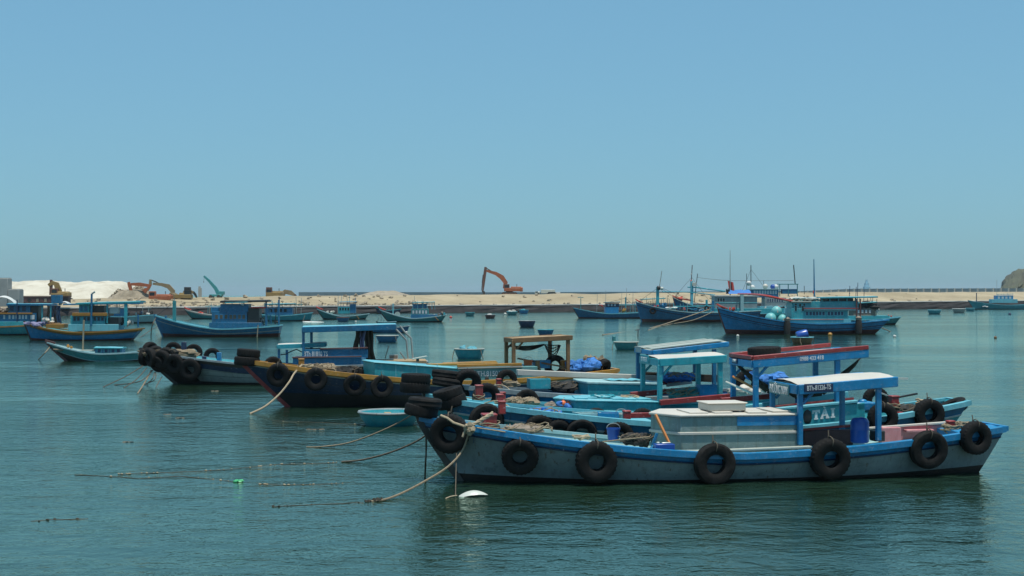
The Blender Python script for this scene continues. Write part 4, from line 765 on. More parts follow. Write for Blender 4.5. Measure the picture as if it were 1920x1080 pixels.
for px, py, lab in ((1476, 614, 'dark fender bundle hung amidships on the big turquoise boat'), (1610, 612, 'dark fender bundle hung near the stern of the big turquoise boat')):
    p = b.side(px, py, .25); mb = MB(); mb.lathe([(0, -.75), (.3, -.7), (.36, 0), (.3, .6), (.12, .75), (0, .75)], 12, Matrix.Translation(p)); mb.lathe([(0, .6), (.3, .65), (.33, .9), (.1, 1.05), (0, 1.05)], 10, Matrix.Translation(p), 1); thing_of(mb.build('fender', ['net', 'clothgrey']), b, lab, 'fender', 'fender bundles')
for px in (1606, 1613): b.pole(px, 607, px, 560, -1.6, .08, 'maroon', 'post')
# 16 far right
b = far('fishing_boat', 'small turquoise boat with blue wheelhouse at the far right by the quay', 1815, 1965, 580, [563, 572, 568], 3.0, rkb=2.0, pw=1.8); B16 = b
b.hull([('s', 0.1, 1), ('w', 0.1, 0), ('w', -0.45, 2)], ['turq', 'yellow', 'bottom'], 'turqlt', 'turq', 18, 'turqlt', stem='maroon'); c, _, _ = b.box(1868, 1900, 554, 562, 1.0, 'cabin', 'blue'); b.wins(c, [1873, 1880, 1887, 1894], 4, 556, 560, -1.0, 'panewhite', 'turq'); b.box(1860, 1908, 561, 568, 1.2, 'coaming', 'turqlt'); clutter(b, 1868, 1900, 549, 555, .8, 121, 8, ('turq', 'steel')); b.post(1831, 549, 569, 0, .2, 'navy', 'mast'); b.pole(1869, 556, 1869, 525, 0, .05, 'steel', 'antenna')
heap(b, 1850, 575, -1.2, .8, .3, .3, 'white', 'dinghy_cover', 4, 3)

# rigging and small gear on the big far boats
for b_, top, feet in ((B10, (1236, 538), ((1197, 566), (1300, 584), (1340, 582))), (B11, (1297, 520), ((1262, 560), (1340, 578))), (B13, (1408, 505), ((1435, 541), (1388, 556))), (B4, (327, 566), ((294, 592), (412, 568))), (B8, (737, 571), ((714, 582), (774, 567))), (B9, (1173, 559), ((1136, 568), (1205, 587)))):
    for f in feet: b_.pole(*top, *f, 0, .022, 'blackpaint', 'stay')
for b_, px0, px1, py, sd_ in ((B10, 1262, 1335, 581, 3), (B12, 1425, 1490, 578, 5), (B14, 1488, 1536, 563, 7), (B15, 1600, 1640, 572, 9), (B4, 470, 520, 604, 11), (B8, 812, 830, 591, 13), (HB, 240, 285, 588, 15), (L1, 60, 100, 600, 17), (B2, 205, 255, 606, 19)):
    r2 = random.Random(sd_)
    for k_ in range(7): heap(b_, r2.uniform(px0, px1), py + r2.uniform(-1, 2), r2.uniform(-.9, .3), r2.uniform(.15, .4), .25, r2.uniform(.15, .4), r2.choice(['net', 'blackpaint', 'bluedk', 'cream', 'clothgrey', 'turq', 'brightred', 'navy']), 'deck_gear', 4, k_ + sd_)
# ------------------------------------------------------------------ round basket boats
def coracle(label, px, pyw, wpx, hpx, m, rim='roofgrey', load=None, line=None, tilt=0.0, name='basket_boat'):
    Y = wY(pyw); k = Y / FPX; r = wpx * k / 2; h = hpx * k * 0.95; Y += r * 0.7
    root = empty(name, label, 'basket boat', ((px - 960) * Y / FPX, Y, 0), rnd.uniform(0, 6), 'basket boats on the harbour')
    prof = [(0, -0.25), (r * .45, -0.22), (r * .72, -0.08), (r * .86, h * .3), (r * .96, h * .7), (r, h), (r * .95, h), (r * .9, h * .6), (r * .78, h * .2), (r * .6, 0.0), (0, -0.06)]
    bo = MB().lathe(prof, 30).build('bowl', m, root, ang=50); mb = MB(); pts = [(r * math.cos(a) * 1.0, r * math.sin(a), h) for a in [2 * math.pi * i / 28 for i in range(29)]]
    mb.tube(pts, max(.03, r * .045), 6); mb.build('rim', rim, root)
    MB().box((0, 0, h * .75), (r * 1.86, r * .22, .04)).build('thwart', 'woodlt', root)
    root.rotation_euler.y = tilt
    if line:
        for ang in (0.5, 2.6, 4.2): MB().tube([(r * math.cos(ang), r * math.sin(ang), h), (r * 1.1 * math.cos(ang), r * 1.1 * math.sin(ang), h * .5), (r * 1.15 * math.cos(ang + .1), r * 1.15 * math.sin(ang + .1), 0)], .025, 5).build('rope', line, root)
    if load:
        ml, n, s = load[:3]; mb = MB()
        for i in range(n): mb.ball((rnd.uniform(-.5, .5) * r, rnd.uniform(-.4, .4) * r, h * .9 + rnd.uniform(0, .1)), (r * .33 * s, r * .3 * s, r * .3 * s), 8, 6, 0, .3, i)
        o = mb.build('cargo_heap', ml); o.location = root.location; tag(o, load[3], 'gear')
    return root
coracle('teal basket boat with a covered lump inside, left of the brown frame', 880, 673, 56, 19, 'turq', 'roofgrey', ('turqlt', 3, .7, 'covered lump in the teal basket boat left of the brown frame'), 'rope')
coracle('blue basket boat just behind the curved steel pipes', 726, 642, 42, 13, 'bluedk', 'roofgrey', None, 'rope')
coracle('dark navy basket boat alone on open water left of centre', 988, 613, 32, 12, 'navy', 'hullgrey')
coracle('plain blue basket boat above the brown frame', 1023, 628, 31, 10, 'bluedk', 'turq')
coracle('dark green basket boat with pale rim in front of the long blue boat', 1174, 656, 46, 15, 'green', 'roofgrey', None, 'rope')
o = coracle('brown basket boat with pale rim carrying a blue drum', 1504, 645, 42, 13, 'wood', 'turqlt', None, 'rope')
p = o.location; mb = MB(); mb.lathe([(0, -.45), (.36, -.45), (.4, -.3), (.4, .3), (.36, .45), (0, .45)], 16, Matrix.Rotation(R(75), 4, 'Y')); d = mb.build('plastic_drum', 'plasticblue'); d.location = p + Vector((0, 0, .72)); tag(d, 'blue plastic drum lying in the brown basket boat', 'drum')
coracle('teal basket boat nearest the quay, left of the tall excavator', 881, 592.5, 18, 7, 'green', 'turq')
coracle('brown basket boat with a white bundle below the tall excavator', 919, 597, 20, 7, 'maroon', 'hullgrey', ('white', 3, .8, 'white bundle in the brown basket boat below the tall excavator'))
coracle('teal basket boat with a cream heap right of the tall excavator', 960, 591, 20, 7, 'green', 'turqlt', ('cream', 5, 1.0, 'cream heap in the teal basket boat right of the excavator'))
coracle('blue basket boat with gear moored close to the quay wall', 982, 588, 18, 7, 'blue', 'turq', ('turq', 4, .8, 'gear heaped in the blue basket boat close to the quay wall'))
coracle('small blue basket boat under the stern of the red-tipped boat', 643, 603, 24, 8, 'bluedk', 'maroon')
coracle('teal basket boat at right with a pole sticking out', 1752, 589, 25, 8, 'turq', 'turqlt')
coracle('pale grey basket boat at right near the quay', 1798, 586.5, 24, 8, 'roofgrey', 'white')
coracle('teal basket boat right beside the pale grey one', 1819, 583.5, 17, 6, 'turq', 'turqlt')
coracle('large teal basket boat under the bows of the tyre-hung boats', 730, 800, 116, 26, 'turq', 'hullgrey')
b = far('rowing_boat', 'blue and green skiff with white rim half hidden by the blue canopy', 690, 767, 624, [612, 615, 611], 1.7, rkb=.5, rks=.4, dd=.2, sw=.7)
b.hull([('s', 0.05, 1), ('w', 0.0, 0), ('w', -0.45, 2)], ['bluedk', 'turqlt', 'bottom'], 'green', 'green', 16, 'hullgrey', capw=.08, caph=.04); b.box(716, 733, 615, 619, .3, 'seat', 'white')
b = far('raft', 'tiny floating raft with thin rods behind the blue canopy', 707, 742, 606.5, [603.5, 604, 603], 1.0, rkb=.2, rks=.2, dd=.05, sw=.9)
b.hull([('s', 0.05, 0), ('w', -0.2, 1)], ['roofgrey', 'green'], 'roofgrey', 'turq', 8, 'turqpale', capw=.06, caph=.03); 
for px in (708, 714, 719): b.pole(px, 604, px + 1.5, 595, 0, .02, 'blackpaint', 'rod')

# ------------------------------------------------------------------ the near tyre-hung boats
GRP = 'tyre-hung boats rafted together'
def near(label, pxb, Yb, pxs, Ys, Bm, sheer, **kw):
    return Boat('fishing_boat', label, ((pxb - 960) * Yb / FPX, Yb), ((pxs - 960) * Ys / FPX, Ys), Bm, sheer, group=GRP, **kw)
def fishbox(b, apx, cpx, rpx, hw, zb, mside, mtop, name='fish_hold', lip=0.05, band=None, patch=None):
    """insulated fish hold with a wedge-shaped front: apex (px, py), near front corner, near rear corner"""
    A = b.at(apx[0], apx[1], 0.0); C = b.at(cpx[0], cpx[1], -hw); D = b.at(rpx[0], rpx[1], -hw)
    poly = [(A.x, 0), (C.x, -hw), (D.x, -hw), (D.x, hw), (C.x, hw)]
    def zt(p): return lerp(C.z, D.z, (p[0] - C.x) / (D.x - C.x))
    bx = MB().prism(poly, zb, lambda p: zt(p) - lip).build(name, mside, b.root, bevel=0.02)
    cx = sum(p[0] for p in poly) / 5; big = [(p[0] + (0.04 if p[0] > cx else -0.05), p[1] * 1.05) for p in poly]
    MB().prism(big, lambda p: zt(p) - lip, lambda p: zt(p) + 0.01 * math.sin(p[0] * 5)).build('lid', mtop, bx, bevel=0.02)
    if band is not None:
        bg_ = [(p[0] + (0.03 if p[0] > cx else -0.04), p[1] * 1.04) for p in poly]; MB().prism(bg_, band - 0.03, band + 0.03).build('ledge', mtop, bx, bevel=0.01)
    return bx, A, C, D, zt
def bitt(b, px, pyt, pyb, v, wd, m='red', cap=True, rp=True):
    a, c = b.at(px, pyt, v), b.at(px, pyb, v); mb = MB(); mb.box((c.x, v, (a.z + c.z) / 2), (wd, wd, a.z - c.z)); mb.box((c.x, v, a.z + 0.01), (wd * 1.12, wd * 1.12, 0.05)); o = mb.build('bitt', m, b.root, bevel=0.02)
    if rp:
        z = lerp(a.z, c.z, .55); MB().tube([(c.x + wd * .78 * math.cos(t * .9), v + wd * .78 * math.sin(t * .9), z - .006 * t + .02 * math.sin(t * 3)) for t in range(24)], 0.016, 5).build('rope_turns', 'rope', o)
def plank(b, p0, p1, v0, v1, wd, h, m, name): return MB().bar(b.at(*p0, v0), b.at(*p1, v1), wd, h).build(name, m, b.root, bevel=0.01)
def coil(b, label, px, py, v, r, n, m='rope', tr=0.022, group='rope coils', flat=0.5, seed=1):
    p = b.at(px, py, v); r2 = random.Random(seed); pts = []
    for i in range(n * 10):
        a = i * 2 * math.pi / 10; rr = r * (0.6 + 0.4 * r2.random()); pts.append((p.x + rr * math.cos(a), v + rr * math.sin(a) * .8, p.z + i / (n * 10) * r * flat + r2.uniform(-.03, .03)))
    thing_of(MB().tube(pts, tr, 5).build('rope_coil', m), b, label, 'rope', group)

# ---- A: white hull, nearest
A = near('white-hulled boat with blue gunwale and cream canopy, nearest of the moored boats', 785, 30.5, 1864, 32.5, 2.6, (1.40, 0.60, 1.02), tm=.52, rkb=1.25, rks=0.75, sw=0.42, dd=0.2, full=.36)
A.hull([('s', 0.20, 1), ('w', 0.05, 0), ('w', -0.45, 2)], ['hullgrey', 'blue', 'bottom'], 'turqpale', 'turqpale', 48, 'blue', capw=.17, caph=.1, stem='blackpaint', fore=(0.012, 0.085, 'blue', .01), aft=(0.915, 0.995, 'blue', .0), rub=[(0.205, 'navy', 0.03)], capfar='turqpale')
A.seams((.3, .72), 'hullgrey', h=.012)
fb, a_, c_, d_, zt = fishbox(A, (1220, 765), (1277, 778), (1497, 775), .82, .3, 'boxgrey', 'cream', band=1.02)
q0, q1 = A.at(1383, 780, -.86), A.at(1497, 797, -.86); MB().box(((q0.x + q1.x) / 2, -.829, (q0.z + q1.z) / 2), (q1.x - q0.x, .012, q0.z - q1.z)).build('paint_patch', 'blue', fb)
for px in (1300, 1345, 1410, 1455):
    p = A.at(px, 768, -.2); MB().box((p.x, rnd.uniform(-.3, .2), zt(p) + .02), (.42, 1.0, .03), rz=rnd.uniform(-.1, .1)).build('lid_board', 'cream', fb, bevel=.008)
p = A.at(1361, 769, -.35); o = MB().box((0, 0, .075), (.86, .7, .15)).box((0, 0, .165), (.92, .76, .03)).build('foam_box', 'cream', None, bevel=.015); o.location = A.world((p.x, -.05, zt(p) + .04)); o.rotation_euler.z = A.rz + .06; tag(o, 'white foam box lying on the grey fish hold of the nearest boat', 'box')
ra, rb, rt = A.roof(1497, 723, 1683, 708, .95, .05, 'cream', 'blue', fas=.2, crown=.07)
for px, t, bo, v in ((1500, 733, 834, -.88), (1647, 717, 826, -.88), (1579, 722, 806, .88)): A.post(px, t, bo, v, .11, 'blue')
A.postu(ra.x + .05, .88, ra.z - .1, .5, .11, 'blue')
bd = MB().box((ra.x - .06, .12, ra.z - .14), (.03, 1.25, .25)).build('name_board', 'plategrey', A.root, bevel=.006); text_obj('PHƯỜNG NAM', .26, 'letter', bd, (ra.x - .081, .12, ra.z - .16), (0, -1, 0), sx=.68, offset=.002)
p0, p1 = A.at(1508, 728, -.99), A.at(1562, 728, -.99); bd = MB().box(((p0.x + p1.x) / 2, -.995, lerp(ra.z, rb.z, .24) - .085), (p1.x - p0.x, .02, .17)).build('name_board', 'plateblue', A.root, bevel=.004); bd.rotation_euler = (0, 0, 0)
text_obj('BTh-81326-TS', .15, 'letter', bd, ((p0.x + p1.x) / 2, -1.008, lerp(ra.z, rb.z, .24) - .085), (1, 0, .055), sx=.62, offset=.012)
p = A.at(1612, 807, -.55); mb = MB(); mb.lathe([(0, -.27), (.17, -.27), (.205, -.24), (.205, .0), (.21, .01), (.21, .03), (.205, .04), (.205, .19), (.17, .25), (.15, .27), (.135, .25), (0, .25)], 24, Matrix.Translation(p)); mb.box((p.x, p.y, p.z + .27), (.16, .03, .03)); mb.lathe([(0, .25), (.035, .25), (.035, .29), (0, .29)], 10, Matrix.Translation(p + Vector((.07, .08, 0)))); thing_of(mb.build('plastic_drum', 'plasticblue', ang=30), A, 'blue plastic drum standing under the cream canopy', 'drum')
p = A.at(1245, 838, -.93); mb = MB(); mb.box((p.x, p.y, p.z), (.42, .24, .14)); mb.box((p.x + .05, p.y, p.z + .085), (.2, .04, .03), 1); mb.lathe([(0, -.02), (.035, -.02), (.035, .03), (0, .03)], 10, Matrix.Translation((p.x - .13, p.y, p.z + .08)), 1); thing_of(mb.build('jerry_can', ['plasticblue', 'plasticwhite'], bevel=.035), A, 'flat blue jerry can with white handle beside the grey fish hold', 'jerry can')
p0, p1 = A.at(1229, 777, -.5), A.at(1257, 836, -.86); thing_of(MB().bar(p0, p1, .055, .055).build('wooden_pole', 'orangewood', bevel=.012), A, 'orange wooden pole leaning on the front of the grey fish hold', 'pole')
# interior aft: pink bulwark, rails, maroon engine bed
A.box(1650, 1778, 797, 832, .05, 'inner_bulwark', 'pink', vc=.62); plank(A, (1628, 803), (1778, 792), .58, .58, .1, .05, 'cream', 'rail_cap'); A.box(1653, 1690, 801, 832, .1, 'locker', 'pink', vc=.42); A.box(1700, 1752, 805, 811, .12, 'shelf', 'pink', vc=.5)
A.box(1507, 1600, 806, 836, .1, 'engine_bed', 'maroon', vc=.5); plank(A, (1504, 806), (1606, 797), .4, .4, .1, .05, 'red', 'rail'); A.box(1640, 1660, 808, 828, .15, 'engine', 'blackpaint', vc=.0); plank(A, (1270, 848), (1520, 838), -1.05, -1.0, .16, .05, 'roofgrey', 'side_plank'); plank(A, (1270, 846), (1480, 842), -.95, -.95, .1, .05, 'boxgrey', 'side_plank')
bitt(A, 1782, 791, 810, .1, .16); coil(A, 'coil of rope around the red bitt at the stern of the nearest boat', 1784, 806, .05, .26, 4, seed=3); bitt(A, 917, 778, 800, .2, .3); bitt(A, 941, 754, 776, .9, .16, rp=False)
plank(A, (1222, 838), (1232, 812), -.7, -.7, .06, .06, 'bluedk', 'strut'); plank(A, (1226, 836), (1218, 845), -.75, -.9, .06, .06, 'bluedk', 'strut')
# thick pale hawser tied at the bow: knot and twisted tail
k0 = A.at(878, 802, -1.12); mb = MB(); r2 = random.Random(5)
for i in range(14):
    t = i / 13; mb.ball((k0.x + r2.uniform(-.07, .07), k0.y + r2.uniform(-.05, .03), k0.z + r2.uniform(-.1, .06)), (r2.uniform(.04, .09), .06, r2.uniform(.04, .08)), 7, 5, 0, .3, i)
mb.tube([k0 + Vector((-.55, .25, .24)), k0 + Vector((-.42, .16, .19)), k0 + Vector((-.3, .08, .10)), k0 + Vector((-.12, .02, .04)), k0], .028, 7)
for q_ in range(4): mb.tube([k0 + Vector((.15 * t_, .16 * t_, .06 * t_ + .03 * math.sin(t_ * 2 + q_ * 1.6))) + Vector((0, .02 * math.cos(q_ * 1.6 + t_ * 2), 0)) for t_ in (0, .8, 1.6, 2.4, 3.2, 4.0)], .02, 6)
mb.tube([k0, k0 + Vector((-.09, -.02, -.1)), k0 + Vector((-.12, -.02, -.19))], .026, 6)
thing_of(mb.build('hawser_knot', 'ropelt'), A, 'thick pale hawser knotted over the bow gunwale of the nearest boat', 'rope')

# ---- B: blue boat marked TÀI
B = near('blue boat lettered TÀI with red-edged canopy, second from the front', 835, 33.85, 1796, 35.9, 2.7, (1.52, 0.84, 1.34), tm=.6, rkb=1.2, rks=1.1, sw=0.45, dd=0.4)
B.hull([('s', 0.30, 1), ('w', 0.10, 0), ('w', -0.45, 2)], ['turq', 'bluedk', 'bottom'], 'turq', 'turqlt', 44, 'turqlt', capw=.16, stem='blackpaint', fore=(0.012, 0.11, 'turqlt', .01), rub=[(0.30, 'white', 0.04)])
ra, rb, rt = B.roof(1412, 677, 1628, 657, .9, .05, 'white', 'blue', fas=.17, crown=.03)
for v in (-.9, .9): MB().bar((ra.x, v, ra.z + .075), (rb.x - (.0 if v < 0 else .25), v, rb.z + .075), .09, .1).build('roof_rail', 'red', B.root, bevel=.015)
MB().bar((ra.x, -.86, ra.z + .075), (ra.x, .86, ra.z + .075), .09, .1).build('roof_rail', 'red', B.root, bevel=.015)
for px, t, bo, v in ((1417, 689, 772, -.82), (1529, 676, 760, .82), (1570, 674, 770, -.82)): B.post(px, t, bo, v, .12, 'blue')
B.postu(ra.x + .06, .82, ra.z - .1, .6, .12, 'blue')
p = B.at(1522, 672, -.94); text_obj('0988 433 418', .14, 'letter', B.root, (p.x, -.945, p.z), (1, 0, .06), sx=.78, offset=.012)
bd = MB().box((ra.x - .05, .35, ra.z - .05), (.02, .38, .13)).build('number_plate', 'plateblue', B.root); text_obj('00NV1', .11, 'letter', bd, (ra.x - .064, .35, ra.z - .05), (0, -1, 0), sx=.9)
# low blue house side lettered TÀI
w0, w1 = B.at(1440, 800, -.95), B.at(1622, 765, -.95); zt0, zt1 = B.at(1440, 771, -.95).z, B.at(1600, 755, -.95).z
mb = MB(); mb.prism([(w0.x, -.95), (w1.x, -.95), (w1.x, -.86), (w0.x, -.86)], .55, lambda p: lerp(zt0, zt1, (p[0] - w0.x) / (w1.x - w0.x))); hs = mb.build('house_side', 'turq', B.root, bevel=.015)
MB().bar((w0.x, -.905, zt0 + .03), (w1.x - .2, -.905, zt1 + .03), .2, .06).build('house_edge', 'turqlt', B.root, bevel=.01); plank(B, (1437, 768), (1600, 751), -.7, -.7, .12, .16, 'red', 'coaming'); plank(B, (1352, 751), (1455, 742), .5, .5, .12, .13, 'red', 'coaming'); plank(B, (1430, 760), (1590, 739), .75, .75, .08, .14, 'turqlt', 'far_coaming')
p = B.at(1545, 775, -.96); mb = MB(); sl_ = .09                       # slab-serif letters T, A with grave accent, I
def seg(x0, z0, x1, z1, w_): mb.bar((p.x + x0, -.96, p.z - .13 + z0 + x0 * sl_), (p.x + x1, -.96, p.z - .13 + z1 + x1 * sl_), .012, w_)
seg(-.20, .03, -.20, .22, .06); seg(-.295, .205, -.105, .205, .045); seg(-.28, .19, -.28, .145, .03); seg(-.12, .19, -.12, .145, .03); seg(-.25, .018, -.15, .018, .035)
seg(-.055, .03, .015, .22, .05); seg(.015, .225, .09, .03, .06); seg(-.03, .085, .065, .085, .03); seg(-.09, .018, -.015, .018, .035); seg(.045, .018, .135, .018, .035); seg(-.015, .29, .03, .255, .035)
seg(.225, .02, .225, .22, .06); seg(.17, .018, .28, .018, .035); seg(.17, .215, .28, .215, .035); mb.build('lettering', 'letter', hs)
p = B.at(1514, 782, -.955); MB().ball(p, (.11, .015, .17), 12, 8, 0, .15, 3).build('soot_stain_plate', 'blackpaint', hs); p = B.at(1617, 757, -.7); MB().box((p.x, -.7, p.z - .05), (.5, .5, .2)).lathe([(0, 0), (.12, 0), (.1, .1), (0, .12)], 12, Matrix.Translation(p)).build('engine_cover', 'blue', B.root, bevel=.03)
B.box(1630, 1665, 762, 775, .7, 'stern_box', 'turq', vc=-.1); bitt(B, 1676, 744, 764, .1, .2); bitt(B, 1688, 775, 792, -.7, .13); bitt(B, 937, 741, 762, .3, .17); bitt(B, 898, 724, 752, .85, .18)
plank(B, (1640, 732), (1664, 742), .5, .5, .04, .04, 'steel', 'rail'); plank(B, (1664, 741), (1668, 762), .5, .5, .05, .05, 'blackpaint', 'rail'); plank(B, (1668, 748), (1720, 738), .9, 1.0, .05, .05, 'blackpaint', 'rail')
bitt(B, 1175, 772, 800, -.75, .17, rp=False); plank(B, (1178, 779), (1225, 778), -.7, -.7, .12, .12, 'red', 'cross_beam'); B.box(1185, 1235, 792, 810, .6, 'hatch', 'turqlt', vc=-.2)
hp = [B.at(px, py, v) for px, py, v in ((1381, 683, .4), (1392, 693, .3), (1412, 711, .2), (1440, 730, .1), (1490, 739, 0), (1540, 735, -.1), (1576, 707, -.2), (1602, 684, -.2), (1614, 670, -.2))]
mb = MB()
for i in range(len(hp) - 1):
    rr = [.02, .05, .07, .1, .12, .1, .085, .045, .012]; mb.tube([hp[i], hp[i].lerp(hp[i + 1], .5), hp[i + 1]], rr[i], 8, r1=rr[i + 1])
thing_of(mb.build('hammock', 'cloth'), B, 'dark rolled hammock slung under the red-edged canopy', 'hammock')
p0, p1 = B.at(1361, 716, .3), B.at(1414, 739, -.2); thing_of(MB().tube([p0, p1], .03, 6).build('white_rod', 'plasticwhite'), B, 'white rod leaning across between the blue posts', 'rod'); p0, p1 = B.at(1374, 706, .3), B.at(1414, 728, -.2); thing_of(MB().tube([p0, p1], .03, 6).build('wooden_pole', 'orangewood'), B, 'brown pole leaning across between the blue posts above the white rod', 'pole')
p0, p1 = B.at(1672, 709, 1.0), B.at(1702, 710, 1.0); thing_of(MB().bar(p0, p1, .06, .05).build('white_board', 'plasticwhite'), B, 'thin white board sticking out right of the cream canopy', 'board')

# ---- C: turquoise canopy
C = near('turquoise boat with pale scalloped canopy, third from the front', 797, 36.8, 1482, 39.0, 2.5, (1.42, 0.95, 1.15), tm=.55, rkb=1.1, rks=.6, dd=.4)
C.hull([('s', 0.3, 1), ('w', 0.1, 0), ('w', -0.45, 2)], ['turq', 'blue', 'bottom'], 'turq', 'turqlt', 36, 'turqlt', capw=.15, stem='blackpaint', fore=(.012, .14, 'turqlt', .01))
fb, a_, c_, d_, zt = fishbox(C, (1040, 734), (1081, 749), (1240, 752), .8, .5, 'turq', 'turqlt')
for i in range(6):
    p = C.at(1085 + i * 22, 744, 0); MB().box((p.x, rnd.uniform(-.2, .3), zt(p) + .02), (.35, .9, .035), rz=rnd.uniform(-.2, .2)).build('lid_board', 'turqlt', fb, bevel=.008)
ra, rb, rt = C.roof(1237, 674, 1362, 667, .85, .05, 'cream', 'turq', fas=.18, crown=.06)
for px, t, bo, v in ((1237, 684, 756, -.78), (1309, 680, 742, .78), (1350, 676, 748, -.78)): C.post(px, t, bo, v, .12, 'turq')
C.postu(ra.x + .06, .78, ra.z - .1, .6, .12, 'turq')
bd = MB().box((ra.x - .05, .3, ra.z - .03), (.025, .75, .2)).build('name_board', 'turq', C.root, bevel=.01); text_obj('80-98858', .17, 'letter', bd, (ra.x - .068, .3, ra.z - .05), (0, -1, 0), sx=.8)
plank(C, (1237, 755), (1368, 743), -.95, -.95, .12, .14, 'red', 'coaming'); plank(C, (1182, 740), (1345, 726), .7, .7, .12, .14, 'red', 'coaming'); C.box(1322, 1345, 730, 740, .3, 'locker', 'blue', vc=.2)
bitt(C, 941, 737, 758, .2, .17); heap_thing(C, 'grey canvas bundle left of the turquoise fish hold', 'canvas', 1042, 762, -.3, .3, .25, .18, 'clothgrey', 'canvas_bundle', 7, 4); heap_thing(C, 'blue net bundle left of the turquoise fish hold', 'net', 1062, 764, -.5, .2, .18, .14, 'netblue', 'net_bundle', 6, 5)
for px, lab in ((1056, 'left orange float beside the turquoise fish hold'), (1068, 'right orange float beside the turquoise fish hold')):
    p = C.at(px, 757, -.5); o = MB().ball((0, 0, 0), (.08, .08, .09), 10, 8).tube([(0, 0, .07), (0, 0, .12)], .02, 6).build('net_float', 'orange'); o.location = C.world(p); tag(o, lab, 'float', 'orange floats')
heap_thing(C, 'blue net heap at the stern seen between the blue posts', 'net', 1440, 715, .1, .45, .4, .22, 'netblue', 'net_heap', 10, 6); heap_thing(C, 'cream sacks piled left of the near blue canopy post', 'sack', 1397, 734, -.2, .4, .3, .2, 'cream', 'sack_pile', 6, 8)

# ---- D: fourth
D = near('blue boat with grey tilted plank canopy, fourth from the front', 850, 39.9, 1470, 42.0, 2.5, (1.47, 1.12, 1.2), tm=.55, rkb=1.1, rks=.6, dd=.42)
D.hull([('s', 0.3, 1), ('w', 0.1, 0), ('w', -0.45, 2)], ['turq', 'blue', 'bottom'], 'blue', 'navy', 36, 'hullgrey', capw=.15, stem='blackpaint', fore=(.012, .12, 'blue', .01))
fb, a_, c_, d_, zt = fishbox(D, (1086, 709), (1103, 715), (1240, 717), .75, .6, 'turq', 'turqpale', lip=.08)
mb = MB(); p = D.at(1168, 708, 0); mb.grid([[(p.x + u * 1.0, q * .45, zt(p) + .03 + .03 * noise.noise(Vector((u * 6, q * 6, 2)))) for q in (-1, -.5, 0, .5, 1)] for u in [i / 8 - .5 for i in range(9)]][::-1]); thing_of(mb.build('blue_sheet', 'turqlt'), D, 'crumpled light blue sheet on the lid of the rear fish hold', 'sheet')
ra, rb, rt = D.roof(1224, 658, 1366, 642, .85, .05, 'roofgrey', 'blue', fas=.12, crown=.03)
for px, t, bo, v in ((1240, 665, 712, -.75), (1303, 652, 700, .75), (1339, 655, 722, -.75)): D.post(px, t, bo, v, .11, 'bluedk')
D.postu(ra.x + .06, .75, ra.z - .08, .7, .11, 'bluedk')
bd = MB().box((ra.x - .05, .35, ra.z - .0), (.025, .5, .17)).build('name_board', 'hullgrey', D.root, bevel=.01)
plank(D, (969, 698), (1230, 709), 1.0, 1.05, .22, .16, 'cream', 'long_plank'); plank(D, (1250, 722), (1297, 716), .6, .6, .12, .1, 'cream', 'plank'); plank(D, (1225, 720), (1275, 714), .7, .7, .3, .1, 'red', 'hatch_cover'); plank(D, (1205, 704), (1345, 710), 1.1, 1.1, .12, .22, 'cloth', 'dark_gunwale_mat'); bitt(D, 935, 712, 726, .6, .14)
tyre(D, 'tyre standing at the stern of the fourth boat, seen left of a blue post', 1402, 717, .8, v=.9, lash=False)

# ---- E: navy boat with yellow gunwale
E = near('navy boat with yellow gunwale, red stem and a brown timber frame aft', 450, 50.6, 1148, 54.0, 2.9, (1.72, 0.88, 1.2), tm=.58, rkb=2.2, rks=.6, dd=.42)
E.hull([('s', 0.17, 1), ('s', 0.21, 3), ('w', 0.42, 0), ('w', -0.45, 2)], ['navy', 'yellow', 'blackpaint', 'cream'], 'turq', 'woodlt', 44, 'yellow', capw=.16, caph=.12, stem='red', fore=(.012, .1, 'woodlt', .01))
fb, a_, c_, d_, zt = fishbox(E, (681, 672), (703, 678), (858, 690), .95, .6, 'turq', 'turqlt', lip=.05)
for i in range(3): p = Vector((lerp(c_.x, d_.x, (i + 1) / 4), 0, 0)); MB().box((p.x, -.955, 1.15), (.03, .02, .7)).build('corner_strip', 'turqlt', fb)
E.seams((.25, .55, .85), 'blackpaint')
hs, h0, h1 = E.box(858, 1008, 687, 718, .98, 'low_house', 'tealmid'); plank(E, (857, 686), (978, 683), -1.0, -1.0, .1, .1, 'yellow', 'house_trim'); plank(E, (858, 690.5), (980, 687.5), -1.02, -1.02, .05, .05, 'cream', 'house_trim'); plank(E, (800, 684), (932, 681), .2, .2, .2, .08, 'yellow', 'roof_plank'); plank(E, (830, 682), (930, 678.5), .6, .6, .2, .08, 'yellow', 'roof_plank')
p = E.at(921, 701, -1.0); text_obj('BTH.81501.TS', .26, 'letter', hs, (p.x, -.99, p.z), (1, 0, .0), sx=.85, offset=.01); plank(E, (858, 719), (1000, 711), -1.05, -1.05, .06, .06, 'cream', 'house_sill'); p = E.at(913, 711, -1.0); MB().ball(p, (.08, .05, .1), 8, 6).build('cleat', 'blackpaint', hs)
ra, rb, rt = E.roof(963, 635, 1073, 629.5, .72, .06, 'woodlt', 'wood', fas=.16, crown=0, name='frame_top', fname='beam')
for px, t, bo, v in ((963, 638, 692, -.66), (1065, 634, 698, -.66), (1031, 636, 700, .66)): E.post(px, t, bo, v, .13, 'wood')
E.postu(ra.x + .065, .66, ra.z - .1, .7, .13, 'wood')
mb = MB(); n0, n1, n2 = E.at(952, 648, -.1), E.at(1020, 646, -.1), E.at(1050, 647, -.1)
